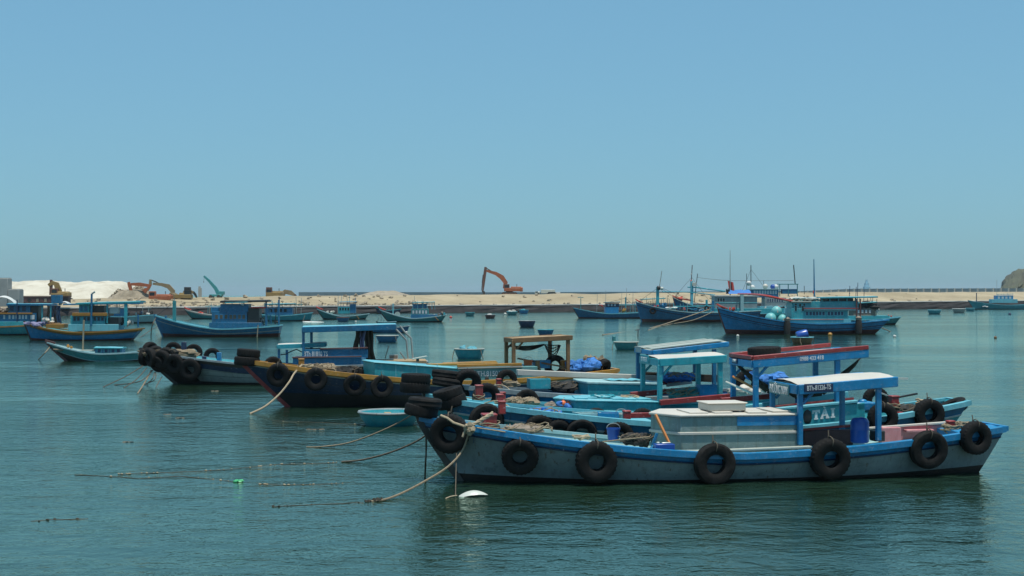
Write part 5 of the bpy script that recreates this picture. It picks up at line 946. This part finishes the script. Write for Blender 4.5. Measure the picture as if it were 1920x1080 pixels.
for k in range(5):
    pts = [n0.lerp(n1, t / 12) - Vector((0, .06 * k - .12, (.05 + .035 * k) * math.sin(math.pi * t / 12))) for t in range(13)] + [n1.lerp(n2, t / 10) - Vector((0, .04 * k - .08, (.02 + .115 * k) * math.sin(math.pi * t / 10))) for t in range(1, 11)]; mb.tube(pts, .018, 4)
for t in range(9):
    a = n1.lerp(n2, (t + 1) / 10); mb.tube([a, a - Vector((0, .04, .46 * math.sin(math.pi * (t + 1) / 10)))], .007, 4)
thing_of(mb.build('fishing_net', 'net'), E, 'dark net slung like a hammock under the brown timber frame', 'net')
plank(E, (970, 672), (1052, 687), .3, -.2, .06, .06, 'wood', 'oar'); bitt(E, 1008, 678, 696, -.4, .15, 'wood'); bitt(E, 1057, 677, 692, -.3, .2, 'ochre'); bitt(E, 565, 674, 692, -.5, .2, 'ochre')
heap_thing(E, 'blue net and rope heap at the stern beside the brown frame', 'net', 1090, 690, -.3, .55, .4, .3, 'netblue', 'net_heap', 12, 9); heap_thing(E, 'tangle of pale sticks and line behind the blue net heap', 'net', 1110, 682, .2, .3, .3, .25, 'rope', 'rope_tangle', 7, 10)
for px0, py0, px1, py1 in ((1098, 690, 1099, 667), (1106, 688, 1118, 674), (1095, 688, 1075, 677)): plank(E, (px0, py0), (px1, py1), .1, .2, .04, .04, 'rope', 'stick')
coil(E, 'pale rope coiled round the wooden bitt on the yellow-edged bow', 575, 690, -.5, .25, 4, 'ropelt', seed=5); coil(E, 'rope lying along the yellow gunwale amidships', 625, 702, -.9, .3, 3, 'rope', seed=6, flat=.2)
plank(E, (773, 673), (800, 668), .3, .3, .25, .04, 'roofgrey', 'stool_top'); plank(E, (783, 678), (783, 671), .3, .3, .1, .1, 'blackpaint', 'stool_leg')

# ---- F: black bow
F = near('black-bowed boat with blue and white bands and blue canopy, leftmost of the tyre-hung boats', 264, 64.0, 800, 65.2, 3.0, (1.52, 0.80, 0.95), tm=.55, rkb=2.1, rks=.6, dd=.45)
F.hull([('s', 0.20, 3), ('s', 0.44, 0), ('w', 0.08, 1), ('w', -0.45, 2)], ['navy', 'bandwhite', 'bottom', 'blackpaint'], 'turq', 'bluedk', 40, 'hullgrey', capw=.1, caph=.05, stem='blackpaint', fore=(.012, .1, 'blackpaint', .01), rub=None)
F.post(345, 641, 668, 1.0, .22, 'navy', 'bitt'); F.post(383, 668, 683, -.9, .18, 'navy', 'bitt'); F.post(411, 661, 686, -.6, .2, 'blue', 'bitt')
F.seams((.3, .65), 'blackpaint')
mb = MB()
for side in (-1, 1):
    g = [[F.pt(t_ * (1.0 + .25 * k_ / 8), lerp(F.sheer(t_) - .1, -.3, k_ / 8), side, -.012) for k_ in range(9)] for t_ in [.13 * i_ / 10 for i_ in range(11)]]; mb.grid(g if side == -1 else g[::-1])
mb.build('bow_plate', 'blackpaint', F.root)
ra, rb, rt = F.roof(567, 614, 742, 608.5, 1.0, .06, 'turqlt', 'bluedk', fas=.24, crown=.05)
for px, t, bo, v in ((569, 620, 672, -.9), (584, 620, 668, .5), (690, 618, 672, .8)): F.post(px, t, bo, v, .12, 'bluedk')
hs, h0, h1 = F.box(567, 690, 655, 672, .95, 'house_side', 'bluedk'); plank(F, (600, 654), (690, 652), -.95, -.95, .1, .06, 'maroon', 'house_edge'); p = F.at(592, 664, -.96); text_obj('BTh 81810 TS', .30, 'letter', hs, (p.x, -.956, p.z), (1, 0, 0), sx=.62, offset=.012)
F.box(549, 686, 671, 685, 1.1, 'side_box', 'bluedk'); plank(F, (548, 670.5), (678, 668.5), -1.12, -1.12, .12, .06, 'maroon', 'side_edge'); F.box(560, 690, 684, 700, 1.12, 'side_base', 'turqlt')
for i, (px, v) in enumerate(((673, -.8), (680, -.75), (687, -.7), (692, -.6))):
    a = F.at(px, 617, v); mb = MB(); g = []
    for j in range(9):
        t = j / 8; wv = .16 * (1 - .25 * math.sin(math.pi * t)); g.append([(a.x + dx * wv + .12 * (i - 1.5) * t + .03 * math.sin(j + i * 2), v + .07 * math.sin(dx * 5 + i), a.z - t * (1.25 + .12 * i)) for dx in (-1, -.5, 0, .5, 1)])
    mb.grid(g); thing_of(mb.build('hanging_cloth', ['cloth', 'clothlilac', 'cloth', 'cloth'][i]), F, ['dark brown cloth hanging leftmost under the blue canopy edge', 'lilac cloth hanging under the blue canopy edge', 'dark cloth hanging right of the lilac cloth', 'rightmost dark cloth hanging under the blue canopy edge'][i], 'cloth', 'clothes hung under the canopy')
for pts in (((738, 613), (751, 626), (762, 638), (765, 672)), ((750, 611), (760, 624), (771, 634), (774, 671))): MB().tube([F.at(*q, -.4) for q in pts], .045, 7).build('bent_pipe', 'steel', F.root)
ra, rb, rt = F.roof(520, 647, 610, 643.5, .75, .05, 'cream', 'turq', fas=.17, crown=.04, vc=.6)
for px, t, bo, v in ((523, 655, 684, .0), (538, 656, 688, .0), (600, 652, 680, .1)): F.post(px, t, bo, v, .11, 'bluedk')
MB().tube([F.at(px, py, -.05) for px, py in ((526, 665), (536, 664), (545, 659), (556, 655), (566, 660), (580, 654))], .03, 6).build('hose', 'blackpaint', F.root); plank(F, (722, 672), (729, 648), .2, .2, .18, .05, 'roofgrey', 'paddle'); plank(F, (750, 660), (760, 674), -.3, -.3, .08, .06, 'steel', 'lever')
p = F.at(738, 669, -.6); thing_of(MB().box((p.x, -.6, p.z), (.42, .04, .2)).box((p.x, -.622, p.z), (.36, .012, .14), 1).build('framed_board', ['white', 'clothgrey']), F, 'small white framed board lying near the bent steel pipes', 'board')
heap_thing(F, 'brown net and rope piled on the tyre-covered black bow', 'net', 318, 665, .1, 1.1, .4, .22, 'rope', 'net_pile', 14, 12)
for px, py, v, dz in ((700, 676, .1, 0),): F.box(690, 800, 676, 690, .9, 'engine_house', 'woodlt')

# ------------------------------------------------------------------ tyres on the near boats
ORD = ['first', 'second', 'third', 'fourth', 'fifth', 'sixth', 'seventh', 'eighth']
for i, (px, py, d, y, t) in enumerate(((843, 813, .86, -.35, .1), (975, 856, .80, -.12, .16), (1118, 866, .90, 0, .05), (1340, 870, .90, 0, .04), (1556, 860, .90, 0, .04), (1741, 843, .86, .06, .06), (1829, 821, .76, .2, .05))):
    tyre(A, f'black tyre hanging on the near side of the white-hulled boat, {ORD[i]} from its bow', px, py, d, yaw=y, tilt=t)
tyre(A, 'upper tyre of the pair lying on the bow of the white-hulled boat', 797, 755, .74, v=0, flat=True, tilt=.05); tyre(A, 'lower tyre of the pair lying on the bow of the white-hulled boat', 790, 770, .74, v=0, flat=True, tilt=.12)
for i, (px, py, d) in enumerate(((912, 790, .85), (1012, 806, .75), (1048, 814, .72), (1090, 814, .75), (1160, 818, .72))): tyre(B, f'tyre wedged between the two nearest boats, {ORD[i]} from their bows', px, py, d, tilt=.1, lash=False)
for px, py, d, lab in ((1655, 784, .75, 'tyre on the blue TÀI boat, seen under the right end of the cream canopy'), (1742, 777, .78, 'tyre hung near the stern of the blue TÀI boat')): tyre(B, lab, px, py, d, tilt=.05)
tyre(B, 'tyre wrapped round the stern tip of the blue TÀI boat', 1785, 764, .78, v=-.2, flat=True, tilt=-.45); tyre(B, 'upper tyre of the pair lying on the bow of the blue TÀI boat', 840, 738, .74, v=0, flat=True, tilt=-.30); tyre(B, 'lower tyre of the pair lying on the bow of the blue TÀI boat', 847, 753, .74, v=0, flat=True, tilt=-.24); tyre(B, 'tyre on the far side of the blue TÀI boat near its stern', 1642, 750, .7, v=1.35, lash=False)
for i, (px, py, d) in enumerate(((968, 782, .75), (1042, 788, .75), (1117, 792, .75), (1205, 790, .7))): tyre(C, f'tyre squeezed beside the turquoise third boat, {ORD[i]} from its bow', px, py, d, tilt=.12, lash=False)
tyre(C, 'upper tyre of the pair lying on the bow of the turquoise third boat', 780, 710, .78, v=0, flat=True, tilt=.1); tyre(C, 'lower tyre of the pair lying on the bow of the turquoise third boat', 778, 726, .80, v=0, flat=True, tilt=.06); tyre(C, 'tyre behind the red bitt near the bow of the third boat', 912, 745, .75, lash=False)
tyre(D, 'upper tyre of the pair lying on the bow of the fourth boat', 836, 702, .82, v=0, flat=True, tilt=.12); tyre(D, 'lower tyre of the pair lying on the bow of the fourth boat', 838, 717, .86, v=-.1, flat=True, tilt=.1); tyre(D, 'tyre leaning against the bow of the fourth boat beside the lying pair', 876, 717, .8, v=-.2, tilt=.3, lash=False); tyre(D, 'tyre hung amidships between the third and fourth boat', 988, 754, .72, lash=False)
for i, (px, py, d) in enumerate(((522, 703, .86), (592, 711, .84), (665, 722, .80), (716, 725, .82))): tyre(E, f'tyre hanging on the navy boat with yellow gunwale, {ORD[i]} from its bow', px, py, d, tilt=.04, yaw=-.25 if i == 0 else 0)
tyre(E, 'upper tyre of the pair lying on the bow of the navy boat', 466, 662, .84, v=0, flat=True, tilt=.05); tyre(E, 'lower tyre of the pair lying on the bow of the navy boat', 463, 677, .92, v=0, flat=True); tyre(E, 'tyre hung on the turquoise low house of the navy boat', 950, 712, .78, v=-1.35, roll=.1, lash=False); tyre(E, 'tyre standing on the stern under the brown timber frame', 1041, 686, .85, v=.5, lash=False); tyre(E, 'tyre resting at the stern corner right of the blue net heap', 1129, 692, .85, v=-.4, yaw=.7, tilt=.5, lash=False); tyre(E, 'tyre hidden behind the first hanging tyre of the navy boat', 512, 686, .7, v=.6, lash=False); tyre(E, 'tyre lying inside the navy boat left of its turquoise fish hold', 672, 697, .8, v=.3, flat=True, tilt=.3)
for i, (px, py, d, y) in enumerate(((283, 670, .85, -.9), (304, 674, .85, -.5), (328, 682, .9, -.3), (357, 692, 1.0, -.15))): tyre(F, f'tyre in the cluster hanging on the black bow, {ORD[i]} from the stem', px, py, d, yaw=y, tilt=.1, lash=False)
tyre(F, 'tyre wrapped round the very stem of the black bow', 273, 668, .9, v=0, yaw=1.2, tilt=.2, lash=False); tyre(F, 'topmost tyre standing up on the black bow', 281, 657, .8, v=.1, yaw=.9, tilt=.1, lash=False); tyre(F, 'tyre lying on deck behind the topmost tyre of the black bow', 303, 662, .85, v=-.1, flat=True, tilt=.25)
for i, (px, py) in enumerate(((325, 657), (363, 661), (398, 668))): tyre(F, f'tyre on the far gunwale of the black-bowed boat, {ORD[i]} from its bow', px, py, .8, v=1.15 + .1 * i, lash=False)
tyre(B, 'tyre lying flat on the red-edged canopy roof', 1433, 661, .84, v=.1, flat=True, tilt=-.06)

# ------------------------------------------------------------------ ropes
def wr(b, px, py, v): return b.world(b.at(px, py, v))
rope('long pale rope running from the white boat\'s bow down to dark weed on the water', [wr(A, 880, 806, -1.15), W(868, 843, 29.6), W(840, 875, 29.2), W(797, 902, 28.8), W(755, 924, 28.3), WW(720, 937, .02), WW(688, 941, .0)], .022, 'rope', knots=('weed', 16, 1.0))
rope('thin line hanging straight down from the white boat\'s bow to the white float', [wr(A, 856, 850, -1.02), W(855, 885, 29.2), WW(854, 930, .0)], .010, 'ropedark'); rope('dark chain hanging beside the stem of the white boat', [wr(A, 799, 815, -.05), W(799, 845, 30.6), W(798, 866, 30.5), WW(797, 893, .0)], .022, 'ropedark')
rope('rope slanting left from the third boat\'s bow into the water below the basket boat', [wr(C, 800, 745, -.1), W(790, 765, 36.3), W(757, 787, 36.8), W(715, 808, 37), W(655, 830, 37.3), WW(600, 838, .02), WW(575, 838, 0)], .020, 'rope'); rope('darker rope slanting left from the TÀI boat\'s bow into the water', [wr(B, 842, 775, -.15), W(815, 803, 33.4), W(780, 828, 33.6), W(730, 849, 33.8), W(680, 862, 34), WW(640, 866, .01)], .022, 'ropedark')
rope('pale rope hanging from the yellow-edged bow into the water', [wr(E, 566, 684, -.6), wr(E, 551, 701, -1.15), W(543, 715, 49.2), W(524, 739, 48.8), W(497, 762, 48.3), WW(468, 776, 0)], .032, 'ropelt')
for i, (p0, p1, p2) in enumerate((((268, 686), (235, 706), (193, 726)), ((275, 690), (255, 712), (232, 727)), ((287, 694), (262, 715), (214, 722)), ((284, 694), (271, 718), (258, 738)), ((290, 698), (286, 710), (275, 720)), ((292, 698), (290, 712), (270, 721)), ((304, 706), (298, 716), (292, 727)))):
    rope(f'mooring line below the black bow, {ORD[i]} of seven counting from the left', [W(*p0, 63.6), W(*p1, 62.5), WW(*p2, 0)], .020 if i not in (3,) else .03, 'ropedark' if i != 3 else 'rope')
rope('upper of the two long ropes from the long blue boat down to the harbour water', [wr(B10, 1330, 580, -1.8), W(1270, 600, 196), W(1215, 616, 172), WW(1130, 628, .02)], .07, 'rope'); rope('lower of the two long ropes beside the long blue boat', [wr(B10, 1338, 584, -1.9), W(1300, 600, 198), W(1250, 609, 190), WW(1215, 619, .02)], .05, 'rope'); rope('rope from the stern of the big turquoise boat to the water', [wr(B14, 1622, 602, -1.2), W(1645, 611, 152), WW(1670, 622, 0)], .05, 'rope'); rope('mooring line right of the ochre-edged boat\'s stern', [W(318, 604, 150), W(290, 615, 152), WW(262, 633, 0)], .04, 'ropedark'); rope('second mooring line below the bow of the dark blue boat', [W(292, 596, 132), W(285, 612, 131), WW(283, 631, 0)], .04, 'ropedark'); rope('sampan anchor lines at the small green bow', [W(94, 650, 86), W(82, 664, 85), WW(72, 674, 0)], .03, 'rope')
rope('red and white twisted rope strung from the grey post to the turquoise wheelhouse', [wr(B12, 1384, 551, -1.75), wr(B14, 1425, 553, -.5), wr(B14, 1485, 565, -1.2)], .12, 'brightred'); rope('turquoise twisted rope from the tall mast to the grey cabin roof', [wr(B11, 1306, 539, 0), wr(B11, 1335, 543, 0), wr(B12, 1358, 546, -1.0)], .12, 'turq'); rope('turquoise rope strung low between the two masts', [wr(B10, 1242, 547, 0), wr(B11, 1290, 548, 0), wr(B12, 1340, 553, -1.3)], .09, 'turq')
for lab, pts, r, m in (('thin wire over the roofs from the tall mast to the platform', [wr(B11, 1306, 520, 0), wr(B12, 1369, 526, 0), wr(B13, 1488, 526, 0)], .025, 'ropedark'),): rope(lab, pts, r, m)
for i, (b_, p0, p1, p2, va, vb, lab) in enumerate(((A, (880, 800), (960, 812), (1080, 832), -.9, -.9, 'thin rope lying inside the near gunwale of the white-hulled boat'), (A, (1085, 834), (1150, 826), (1218, 819), -.9, -.5, 'rope tied across to the front of the grey fish hold'), (B, (905, 757), (935, 752), (968, 772), -.2, -.7, 'pale rope looped over the foredeck of the blue TÀI boat'), (C, (862, 743), (895, 748), (925, 746), 0, .3, 'rope from the tyre pair to the red bitt on the third boat'), (D, (895, 727), (940, 722), (960, 735), 0, -.6, 'rope looped over the foredeck of the fourth boat'), (B, (1000, 772), (1050, 782), (1090, 790), -.4, -1.2, 'pale rope crossing the near gunwale of the blue TÀI boat'))):
    rope(lab, [wr(b_, *p0, va), wr(b_, *p1, (va + vb) / 2), wr(b_, *p2, vb)], .016, 'rope' if i % 2 else 'ropelt', group='deck ropes')

# ------------------------------------------------------------------ things afloat
p = WW(884, 930); mb = MB(); mb.grid([[(.33 * u * (1 - .0 * q), .13 * q * math.sqrt(max(0, 1 - u * u)), .13 * (1 - u * u) * (1 - .6 * q * q) - .02 + .04 * u) for q in [j / 4 - 1 for j in range(9)]] for u in [i / 8 - 1 for i in range(17)]][::-1]); o = mb.build('float', 'plasticwhite'); o.location = p; o.rotation_euler.z = .1; tag(o, 'white half-sunk float on the water below the bow of the white-hulled boat', 'float'); rope('pale line trailing left from the half-sunk white float', [WW(857, 929, .03), WW(845, 931, .02), WW(835, 935, 0)], .012, 'ropelt')
def floatline(label, pts, nb, m='ropedark', seed=1, bm='ropelt'):
    r2 = random.Random(seed); P = [WW(*q, .006) for q in pts]; mb = MB(); out = []
    for i in range(len(P) - 1):
        for j in range(12): q = P[i].lerp(P[i + 1], j / 12); q.z = .004 + .012 * noise.noise(Vector((q.x * 1.5, q.y, seed))); out.append(q)
    mb.tube(out, .006, 5)
    for i in range(nb): q = r2.choice(out) + Vector((r2.uniform(-.1, .1), r2.uniform(-.05, .05), .008)); s_ = r2.uniform(.008, .022); mb.ball(q, (s_ * 1.5, s_, s_ * .8), 6, 4, 1)
    o = mb.build('float_line', [m, bm]); recenter(o); return tag(o, label, 'float line', 'floating lines')
floatline('floating line with pale beads running toward the boats, upper of the two', [(225, 889), (300, 886), (420, 881), (520, 871), (640, 867)], 34, seed=2); floatline('floating line left of the green plastic scrap', [(140, 890), (190, 892), (260, 897), (340, 893), (420, 901), (440, 903)], 10, seed=3); floatline('floating line right of the green plastic scrap', [(486, 908), (540, 909), (600, 908), (640, 907)], 14, seed=4); floatline('short dark-beaded line near the lower left of the water', [(58, 977), (90, 974), (110, 974), (170, 972)], 5, seed=5, bm='weed'); floatline('dark-beaded line leading to the weed under the rope end', [(510, 950), (580, 946), (640, 944), (686, 941)], 9, seed=6, bm='weed'); floatline('faint floating line between the black bow and the basket boat', [(510, 789), (560, 791), (620, 793), (680, 796)], 4, seed=7)
p = WW(448, 904); mb = MB(); 
for i in range(6): mb.ball((rnd.uniform(-.06, .06), rnd.uniform(-.06, .06), .02), (.07, .05, .03), 7, 5, 0, .4, i)
o = mb.build('plastic_scrap', 'plasticgreen'); o.location = p; tag(o, 'bright green plastic scrap floating on the open water', 'plastic')
def buoy(label, px, py, r, m, m2=None):
    p = WW(px, py); mb = MB().ball((0, 0, r * .4), r, 12, 8); mb.tube([(0, 0, r * 1.2), (0, 0, r * 1.6)], r * .18, 6, 1); 
    o = mb.build('buoy', [m, m2 or 'blackpaint']); o.location = p; o.rotation_euler = (.3, .2, 0); tag(o, label, 'buoy', 'small buoys')
buoy('red and white buoy left of the small basket boats', 845, 596, .25, 'brightred', 'white'); buoy('small yellow buoy in front of the big turquoise boat', 1556, 629, .22, 'yellow'); buoy('small white buoy left of the yellow buoy by the turquoise boat', 1383, 631, .15, 'plasticwhite'); buoy('small white buoy right of the big turquoise boat', 1677, 632, .16, 'plasticwhite'); buoy('small dark buoy near the right edge', 1893, 590, .3, 'navy'); buoy('brown floating husk right of centre water', 1866, 634, .14, 'wood'); buoy('white float by the blue basket boat under the steel pipes', 762, 624, .13, 'plasticwhite'); buoy('white float left of the cream-laden basket boat', 947, 590, .3, 'plasticwhite'); buoy('small white float below the red-tipped boat', 667, 604, .16, 'plasticwhite')
p = WW(1151, 636); mb = MB().lathe([(0, -.15), (.16, -.15), (.17, .25), (.13, .3), (0, .3)], 14); mb.tube([(-.1, 0, .3), (0, 0, .36), (.1, 0, .3)], .02, 5); o = mb.build('plastic_canister', 'green'); o.location = p; tag(o, 'dark green canister floating above the dark green basket boat', 'canister')
mb = MB(); p = WW(1196, 629); mb.tube([(0, 0, -.2), (.02, 0, .55)], .05, 6); mb.tube([(-.3, 0, .5), (.2, 0, .6)], .04, 6); o = mb.build('mooring_stake', 'blackpaint'); o.location = p; tag(o, 'dark mooring stake where the long ropes meet the water', 'stake')
p = WW(588, 604); o = MB().grid([[(1.6 * u - (.0 if u < 0 else 0), .25 * q * (1 - u * u), .18 * (1 - q * q) * (1 - u) ** .5 * .6) for q in (-1, -.5, 0, .5, 1)] for u in [i / 8 - 1 for i in range(17)]][::-1]).build('upturned_board', 'white'); o.location = p; tag(o, 'white upturned board floating left of the red-tipped boat', 'board')
for i, (px, py) in enumerate(((402, 733), (310, 777), (585, 805), (600, 805), (240, 829), (335, 784))):
    p = WW(px, py); mb = MB()
    for j in range(4): mb.ball((rnd.uniform(-.12, .12), rnd.uniform(-.08, .08), .0), (.08, .05, .015), 6, 4, 0, .4, j + i)
    o = mb.build('floating_leaf_litter', 'ropedark'); o.location = p; tag(o, ['brown litter floating below the white band of the black-bowed boat', 'brown litter floating in the dark reflection of the black bow', 'left brown scrap floating under the navy boat', 'right brown scrap floating under the navy boat', 'tiny brown scrap on open water far left', 'brown scrap right of the litter in the black bow reflection'][i], 'litter', 'floating scraps')

# ------------------------------------------------------------------ clutter on the near decks
def braces(b, pairs, zt, m, ln=.28, th=.06):
    for u, v, du in pairs: MB().bar((u, v, zt - ln - .12), (u + du, v, zt - .12), th, th).build('brace', m, b.root, bevel=.008)
def crate(b, label, px, py, v, m, sz=(.5, .35, .25), rz=0.0):
    p = b.at(px, py, v); root = empty('fish_crate', label, 'crate', b.world(p), b.rz + rz, 'crates on the near boats'); x, y, z = sz; t = .025
    MB().box((0, 0, t / 2), (x, y, t)).build('base', m, root)
    for sx_ in (-1, 1):
        MB().box((sx_ * (x / 2 - t / 2), 0, z / 2 + .002), (t, y, z)).build('end_panel', m, root, bevel=.006); MB().box((0, sx_ * (y / 2 - t / 2), z / 2 + .001), (x - 2 * t - .004, t, z * .92)).build('side_panel', m, root, bevel=.006)
def bucket(b, label, px, py, v, m, r=.15, h=.28):
    p = b.at(px, py, v); mb = MB(); mb.lathe([(0, 0), (r * .8, 0), (r, h), (r * 1.06, h), (r * 1.06, h - .03), (r * .94, h - .02), (r * .75, .02), (0, .02)], 18, Matrix.Translation(p)); mb.tube([p + Vector((r * math.cos(a), 0, h + r * .7 * math.sin(a))) for a in [math.pi * i / 8 for i in range(9)]], .01, 5, 1); thing_of(mb.build('bucket', [m, 'steel']), b, label, 'bucket', 'buckets on the near boats')
def netheap(b, label, px, py, v, sx, sy, sz, m, seed, loops=26, tr=.014):
    """pile of net and line: a lumpy mound with tangled loops over it"""
    p = b.at(px, py, v); r2 = random.Random(seed); mb = MB()
    for i in range(9): mb.ball((p.x + r2.uniform(-.6, .6) * sx, v + r2.uniform(-.6, .6) * sy, p.z + r2.uniform(0, .35) * sz), (sx * .5, sy * .5, sz * .5), 9, 6, 0, .4, i + seed)
    for i in range(loops):
        c = Vector((p.x + r2.uniform(-.8, .8) * sx, v + r2.uniform(-.8, .8) * sy, p.z + sz * r2.uniform(.2, .75))); r = r2.uniform(.25, .6) * min(sx, sy); ph = r2.random() * 6
        mb.tube([c + Vector((r * math.cos(ph + t), r * math.sin(ph + t) * .7, .25 * r * math.sin(2 * t + ph))) for t in [j * .55 for j in range(r2.randint(6, 11))]], tr, 4, 1)
    thing_of(mb.build('net_heap', [m, 'rope' if m != 'net' else 'ropedark']), b, label, 'net', 'net heaps on the near boats')
netheap(A, 'brown net and line heaped on the foredeck of the white-hulled boat', 985, 808, .35, .5, .4, .16, 'clothgrey', 3); netheap(A, 'dark net heap just in front of the grey fish hold', 1196, 828, .2, .35, .35, .2, 'net', 5); coil(A, 'pale rope coil on the white foredeck', 1090, 822, .1, .22, 4, 'ropelt', seed=11, flat=.3); bucket(A, 'blue bucket on the foredeck of the white-hulled boat', 1150, 826, .5, 'plasticblue'); coil(A, 'rope coil on the blue stern deck of the nearest boat', 1806, 798, .1, .2, 4, 'rope', seed=12, flat=.4)
netheap(B, 'blue net heap on the TÀI boat behind the red bitts', 1010, 778, .3, .5, .4, .2, 'netblue', 9); crate(B, 'pale crate amidships on the TÀI boat', 1100, 792, .3, 'turqpale', (.6, .4, .25), .2); crate(B, 'blue crate right of the pale one on the TÀI boat', 1140, 794, .1, 'blue', (.5, .35, .28), -.15); bucket(B, 'white bucket on the TÀI boat near the red beam', 1165, 796, .4, 'plasticwhite'); netheap(B, 'dark net heap at the stern of the TÀI boat', 1700, 772, .2, .45, .4, .2, 'net', 13); coil(B, 'pale rope coil inside the stern of the TÀI boat', 1735, 758, .3, .25, 5, 'ropelt', seed=14); crate(B, 'small cream crate under the red-edged canopy', 1470, 760, .1, 'cream', (.45, .35, .3)); bucket(B, 'blue bucket under the red-edged canopy', 1500, 756, .3, 'plasticblue')
netheap(C, 'brown net heap on the foredeck of the third boat', 975, 757, .3, .45, .35, .18, 'rope', 15); netheap(C, 'green net heap under the pale scalloped canopy', 1280, 742, .1, .5, .4, .25, 'green', 16); crate(C, 'blue crate under the pale scalloped canopy', 1325, 742, -.2, 'blue', (.5, .4, .3)); coil(C, 'turquoise rope coil on the lid of the third boat', 1130, 745, 0, .35, 5, 'turq', .02, seed=17, flat=.15); coil(C, 'pale rope tangle on the lid of the third boat', 1180, 746, 0, .3, 4, 'ropelt', .016, seed=18, flat=.15)
netheap(D, 'dark net heap in front of the rear fish hold', 1060, 728, .2, .5, .4, .22, 'net', 19); netheap(D, 'blue net heap under the grey plank canopy', 1270, 710, .2, .5, .4, .2, 'netblue', 20); crate(D, 'turquoise crate on the fourth boat by the long plank', 1010, 728, 0, 'turq', (.6, .4, .28)); coil(D, 'brown rope coil on the fourth foredeck', 960, 724, .1, .25, 5, 'rope', seed=21)
netheap(E, 'brown net heap on the foredeck of the navy boat', 600, 694, .2, .6, .5, .25, 'rope', 22); netheap(E, 'dark net heap right of the bitt on the navy boat', 650, 698, .2, .5, .4, .25, 'net', 23); crate(E, 'blue crate aft on the navy boat behind the low house', 1015, 690, .2, 'blue', (.6, .4, .3)); bucket(E, 'orange bucket aft on the navy boat', 990, 690, 0, 'orange', .17, .3)
netheap(F, 'dark net heap covering the black bow between the tyres', 300, 668, -.2, .8, .5, .4, 'net', 24, 40, .02); netheap(F, 'brown net heap further aft on the black-bowed boat', 340, 672, .1, .8, .5, .3, 'rope', 25, 40, .02); netheap(F, 'dark net heap in the waist of the black-bowed boat', 470, 690, .2, .8, .6, .3, 'net', 26, 30, .02)
for i, (px, py, d, y, v) in enumerate(((291, 664, .8, .4, -.3), (312, 668, .85, -.2, -.5), (296, 682, .8, -.6, None))): tyre(F, ['small tyre leaning between net and stem on the black bow', 'tyre leaning on the net heap of the black bow', 'low tyre hung under the cluster on the black bow'][i], px, py, d, v=v, yaw=y, tilt=.35, lash=False)
# knee braces under the canopies
for b_, px0, py0, px1, py1, hw, m_ in ((A, 1497, 723, 1683, 708, .88, 'blue'), (B, 1412, 677, 1628, 657, .82, 'blue'), (C, 1237, 674, 1362, 667, .78, 'turq'), (D, 1224, 658, 1366, 642, .75, 'bluedk'), (E, 963, 635, 1073, 629.5, .66, 'wood')):
    a, c = b_.at(px0, py0, -hw), b_.at(px1, py1, -hw)
    braces(b_, [(a.x + .1, -hw, .26), (a.x + .1, hw, .26)], a.z, m_)
# timber planks nailed on canopy tops and small things on them
for b_, px0, py0, px1, py1, hw, n_, m_ in ((D, 1224, 658, 1366, 642, .82, 6, 'roofgrey'),):
    a, c = b_.at(px0, py0, -hw), b_.at(px1, py1, -hw)
    for i in range(n_): v = -hw + (i + .5) * 2 * hw / n_; MB().bar((a.x + rnd.uniform(-.05, .1), v, a.z + .05), (c.x + rnd.uniform(-.15, .05), v, c.z + .05), 2 * hw / n_ - .02, .025).build('roof_plank', m_, b_.root)
netheap(A, 'small rope bundle lying on the cream canopy roof', 1600, 706, .2, .22, .2, .06, 'rope', 31, 10, .01) if 0 else None

# ------------------------------------------------------------------ haze
hm = bpy.data.materials.new('haze'); hm.use_nodes = True; hn = hm.node_tree; hn.nodes.remove(hn.nodes['Principled BSDF']); pv = hn.nodes.new('ShaderNodeVolumePrincipled')
pv.inputs['Color'].default_value = (0.78, 0.93, 1.0, 1); pv.inputs['Density'].default_value = 0.00009; pv.inputs['Anisotropy'].default_value = 0.25; hn.links.new(pv.outputs[0], hn.nodes['Material Output'].inputs['Volume']); MATS['haze'] = hm
tag(MB().box((0, 5850, 33), (18200, 12500, 70)).build('haze', 'haze', smooth=False), 'thin sea haze over the harbour', kind='stuff')
